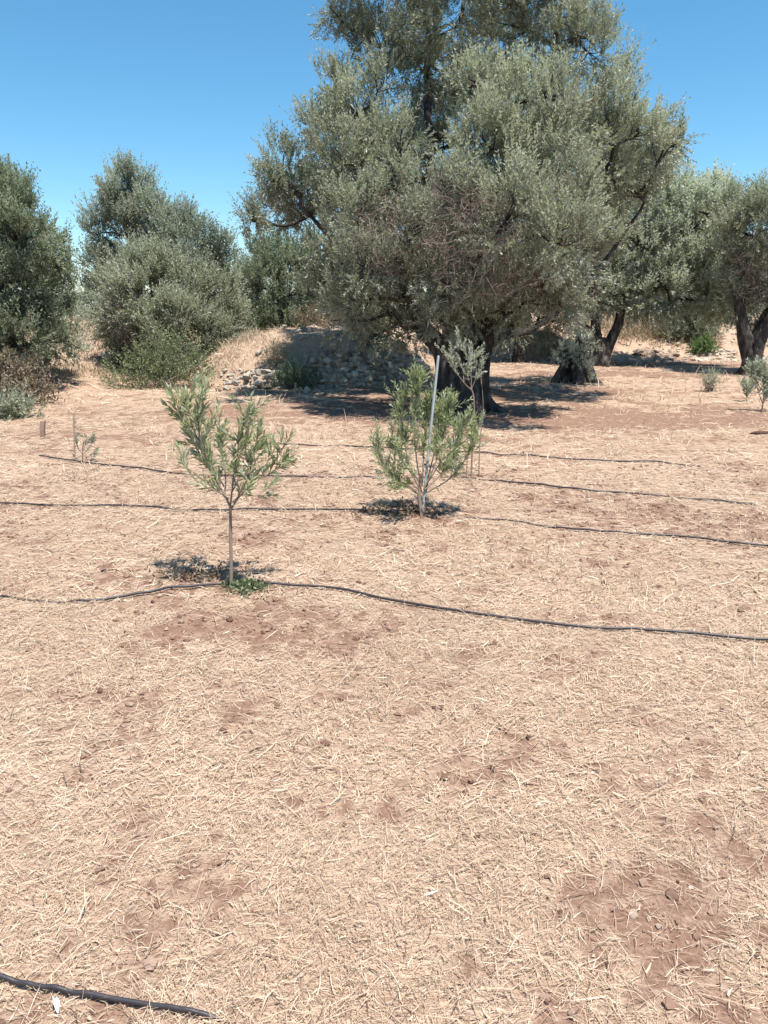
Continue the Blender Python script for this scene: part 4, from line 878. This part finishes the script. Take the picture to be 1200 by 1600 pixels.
# dark lump standing in for a shadow at the right edge, piece of bark on the straw
def chunk(name, label, cat, c, size, seed, mat, tint, group=None):
    rg = np.random.default_rng(seed); m_ = MB(); rock(m_, np.array(c) + [0, 0, size[2] * .35], size, rg, tint=tint, fine=True); return tag(m_.build(name, mat, None, c), label, cat, group)
chunk('clod', 'dark lump standing in for a shadow on the straw at the right edge', 'clod', ground(gp(1188, 679)), (.16, .07, .05), 111, M_REDSTONE, .1)
chunk('bark_piece', 'dark chip of bark lying behind the long pipe at the left', 'bark', ground(gp(163, 897)), (.035, .018, .012), 112, M_BARK, .1)
STN = [(990, 1432, .022, .8, 'pale flat stone in the straw at the lower right'), (625, 1462, .014, .85, 'small pale stone below the middle of the field'),
       (118, 952, .03, .45, 'brown clod in front of the long pipe at the left'), (82, 962, .02, .42, 'small brown clod left of the larger clod in front of the long pipe'),
       (185, 975, .045, .48, 'reddish clod below the long pipe on the bare soil'), (300, 940, .03, .36, 'dark clod just left of the sapling foot below the pipe'),
       (285, 967, .035, .6, 'pinkish stone on the dug soil below the thin stemmed sapling'), (1130, 1545, .022, .75, 'small pale stone on bare soil near the bottom right corner'), (750, 1540, .018, .75, 'small rounded stone near the bottom of the field'),
       (860, 1394 + 10, .012, .8, 'tiny pale stone right of the centre of the field')]
for k, (x, y, s, tn, lab) in enumerate(STN):
    chunk('stone' if tn > .5 else 'clod', lab, 'stone' if tn > .5 else 'clod', ground(gp(x, y)), (s * .8, s * .65, s * .42), 120 + k, M_REDSTONE, tn, 'stones and clods lying in the field')
LF = [(825, 1157), (772, 1252), (725, 1314), (690, 1110), (780, 1142), (790, 1145), (745, 1316), (815, 1128), (1127, 1112), (1145, 1027), (663, 1060), (402, 1034), (1183, 1494), (770, 1205), (1110, 1140), (395, 1130)]
rg = np.random.default_rng(131)
for x, y in LF:
    c = ground(gp(x, y), .010); m_ = MB(); s = rg.uniform(.008, .016); an = rg.random() * 3.1
    t = np.linspace(-1, 1, 5); wv = (1 - t * t) * .42 + .03
    rows = []
    for e in (-1, 0, 1): rows.append(np.stack([t, e * wv, .25 * t * t + .3 * abs(e) * wv], -1))
    v = np.stack(rows, 0).reshape(-1, 3) * s; R = np.array([[math.cos(an), -math.sin(an), 0], [math.sin(an), math.cos(an), 0], [0, 0, 1]])
    ii = np.arange(2)[:, None] * 5 + np.arange(4)[None]; m_.add(v @ R.T + c, np.stack([ii, ii + 1, ii + 6, ii + 5], -1).reshape(-1, 4), .02)
    tag(m_.build('fallen_leaf', M_REDSTONE, None, c), 'small curled dark brown fallen leaf on the straw', 'fallen leaf', 'dark fallen leaves on the straw')
# tiny clods and grit (uncountable)
m_ = MB(); rg = np.random.default_rng(141); n = 90000
y = np.sqrt(rg.uniform(1, 64, n)); x = (rg.random(n) - .5) * (1.3 * y + 1.6); s_ = straw(x, y)
k = rg.random(n) < np.clip(1 - s_, 0, 1) ** 2.2 * .55 + .006; x, y = x[k], y[k]; n = len(x)
sz = np.clip(.0042 * np.exp(rg.normal(0, .6, n)) * (1 + .07 * y), .002, .02); V0, F0 = ico(0)
vv = V0[None] * (rg.uniform(.65, 1.25, (n, 12, 1))) * np.stack([rg.uniform(.7, 1.3, n), rg.uniform(.7, 1.3, n), rg.uniform(.5, .8, n)], -1)[:, None]
vv = vv * sz[:, None, None] + np.stack([x, y, height(x, y) + sz * .3], -1)[:, None]
m_.add(vv.reshape(-1, 3), (F0[None] + np.arange(n)[:, None, None] * 12).reshape(-1, 3), np.repeat(np.clip(.5 + rg.normal(0, .17, n), 0, 1), 20))
tag(m_.build('gravel', M_REDSTONE), 'crumbs of red soil and grit on the bare patches', 'gravel', kind='stuff')
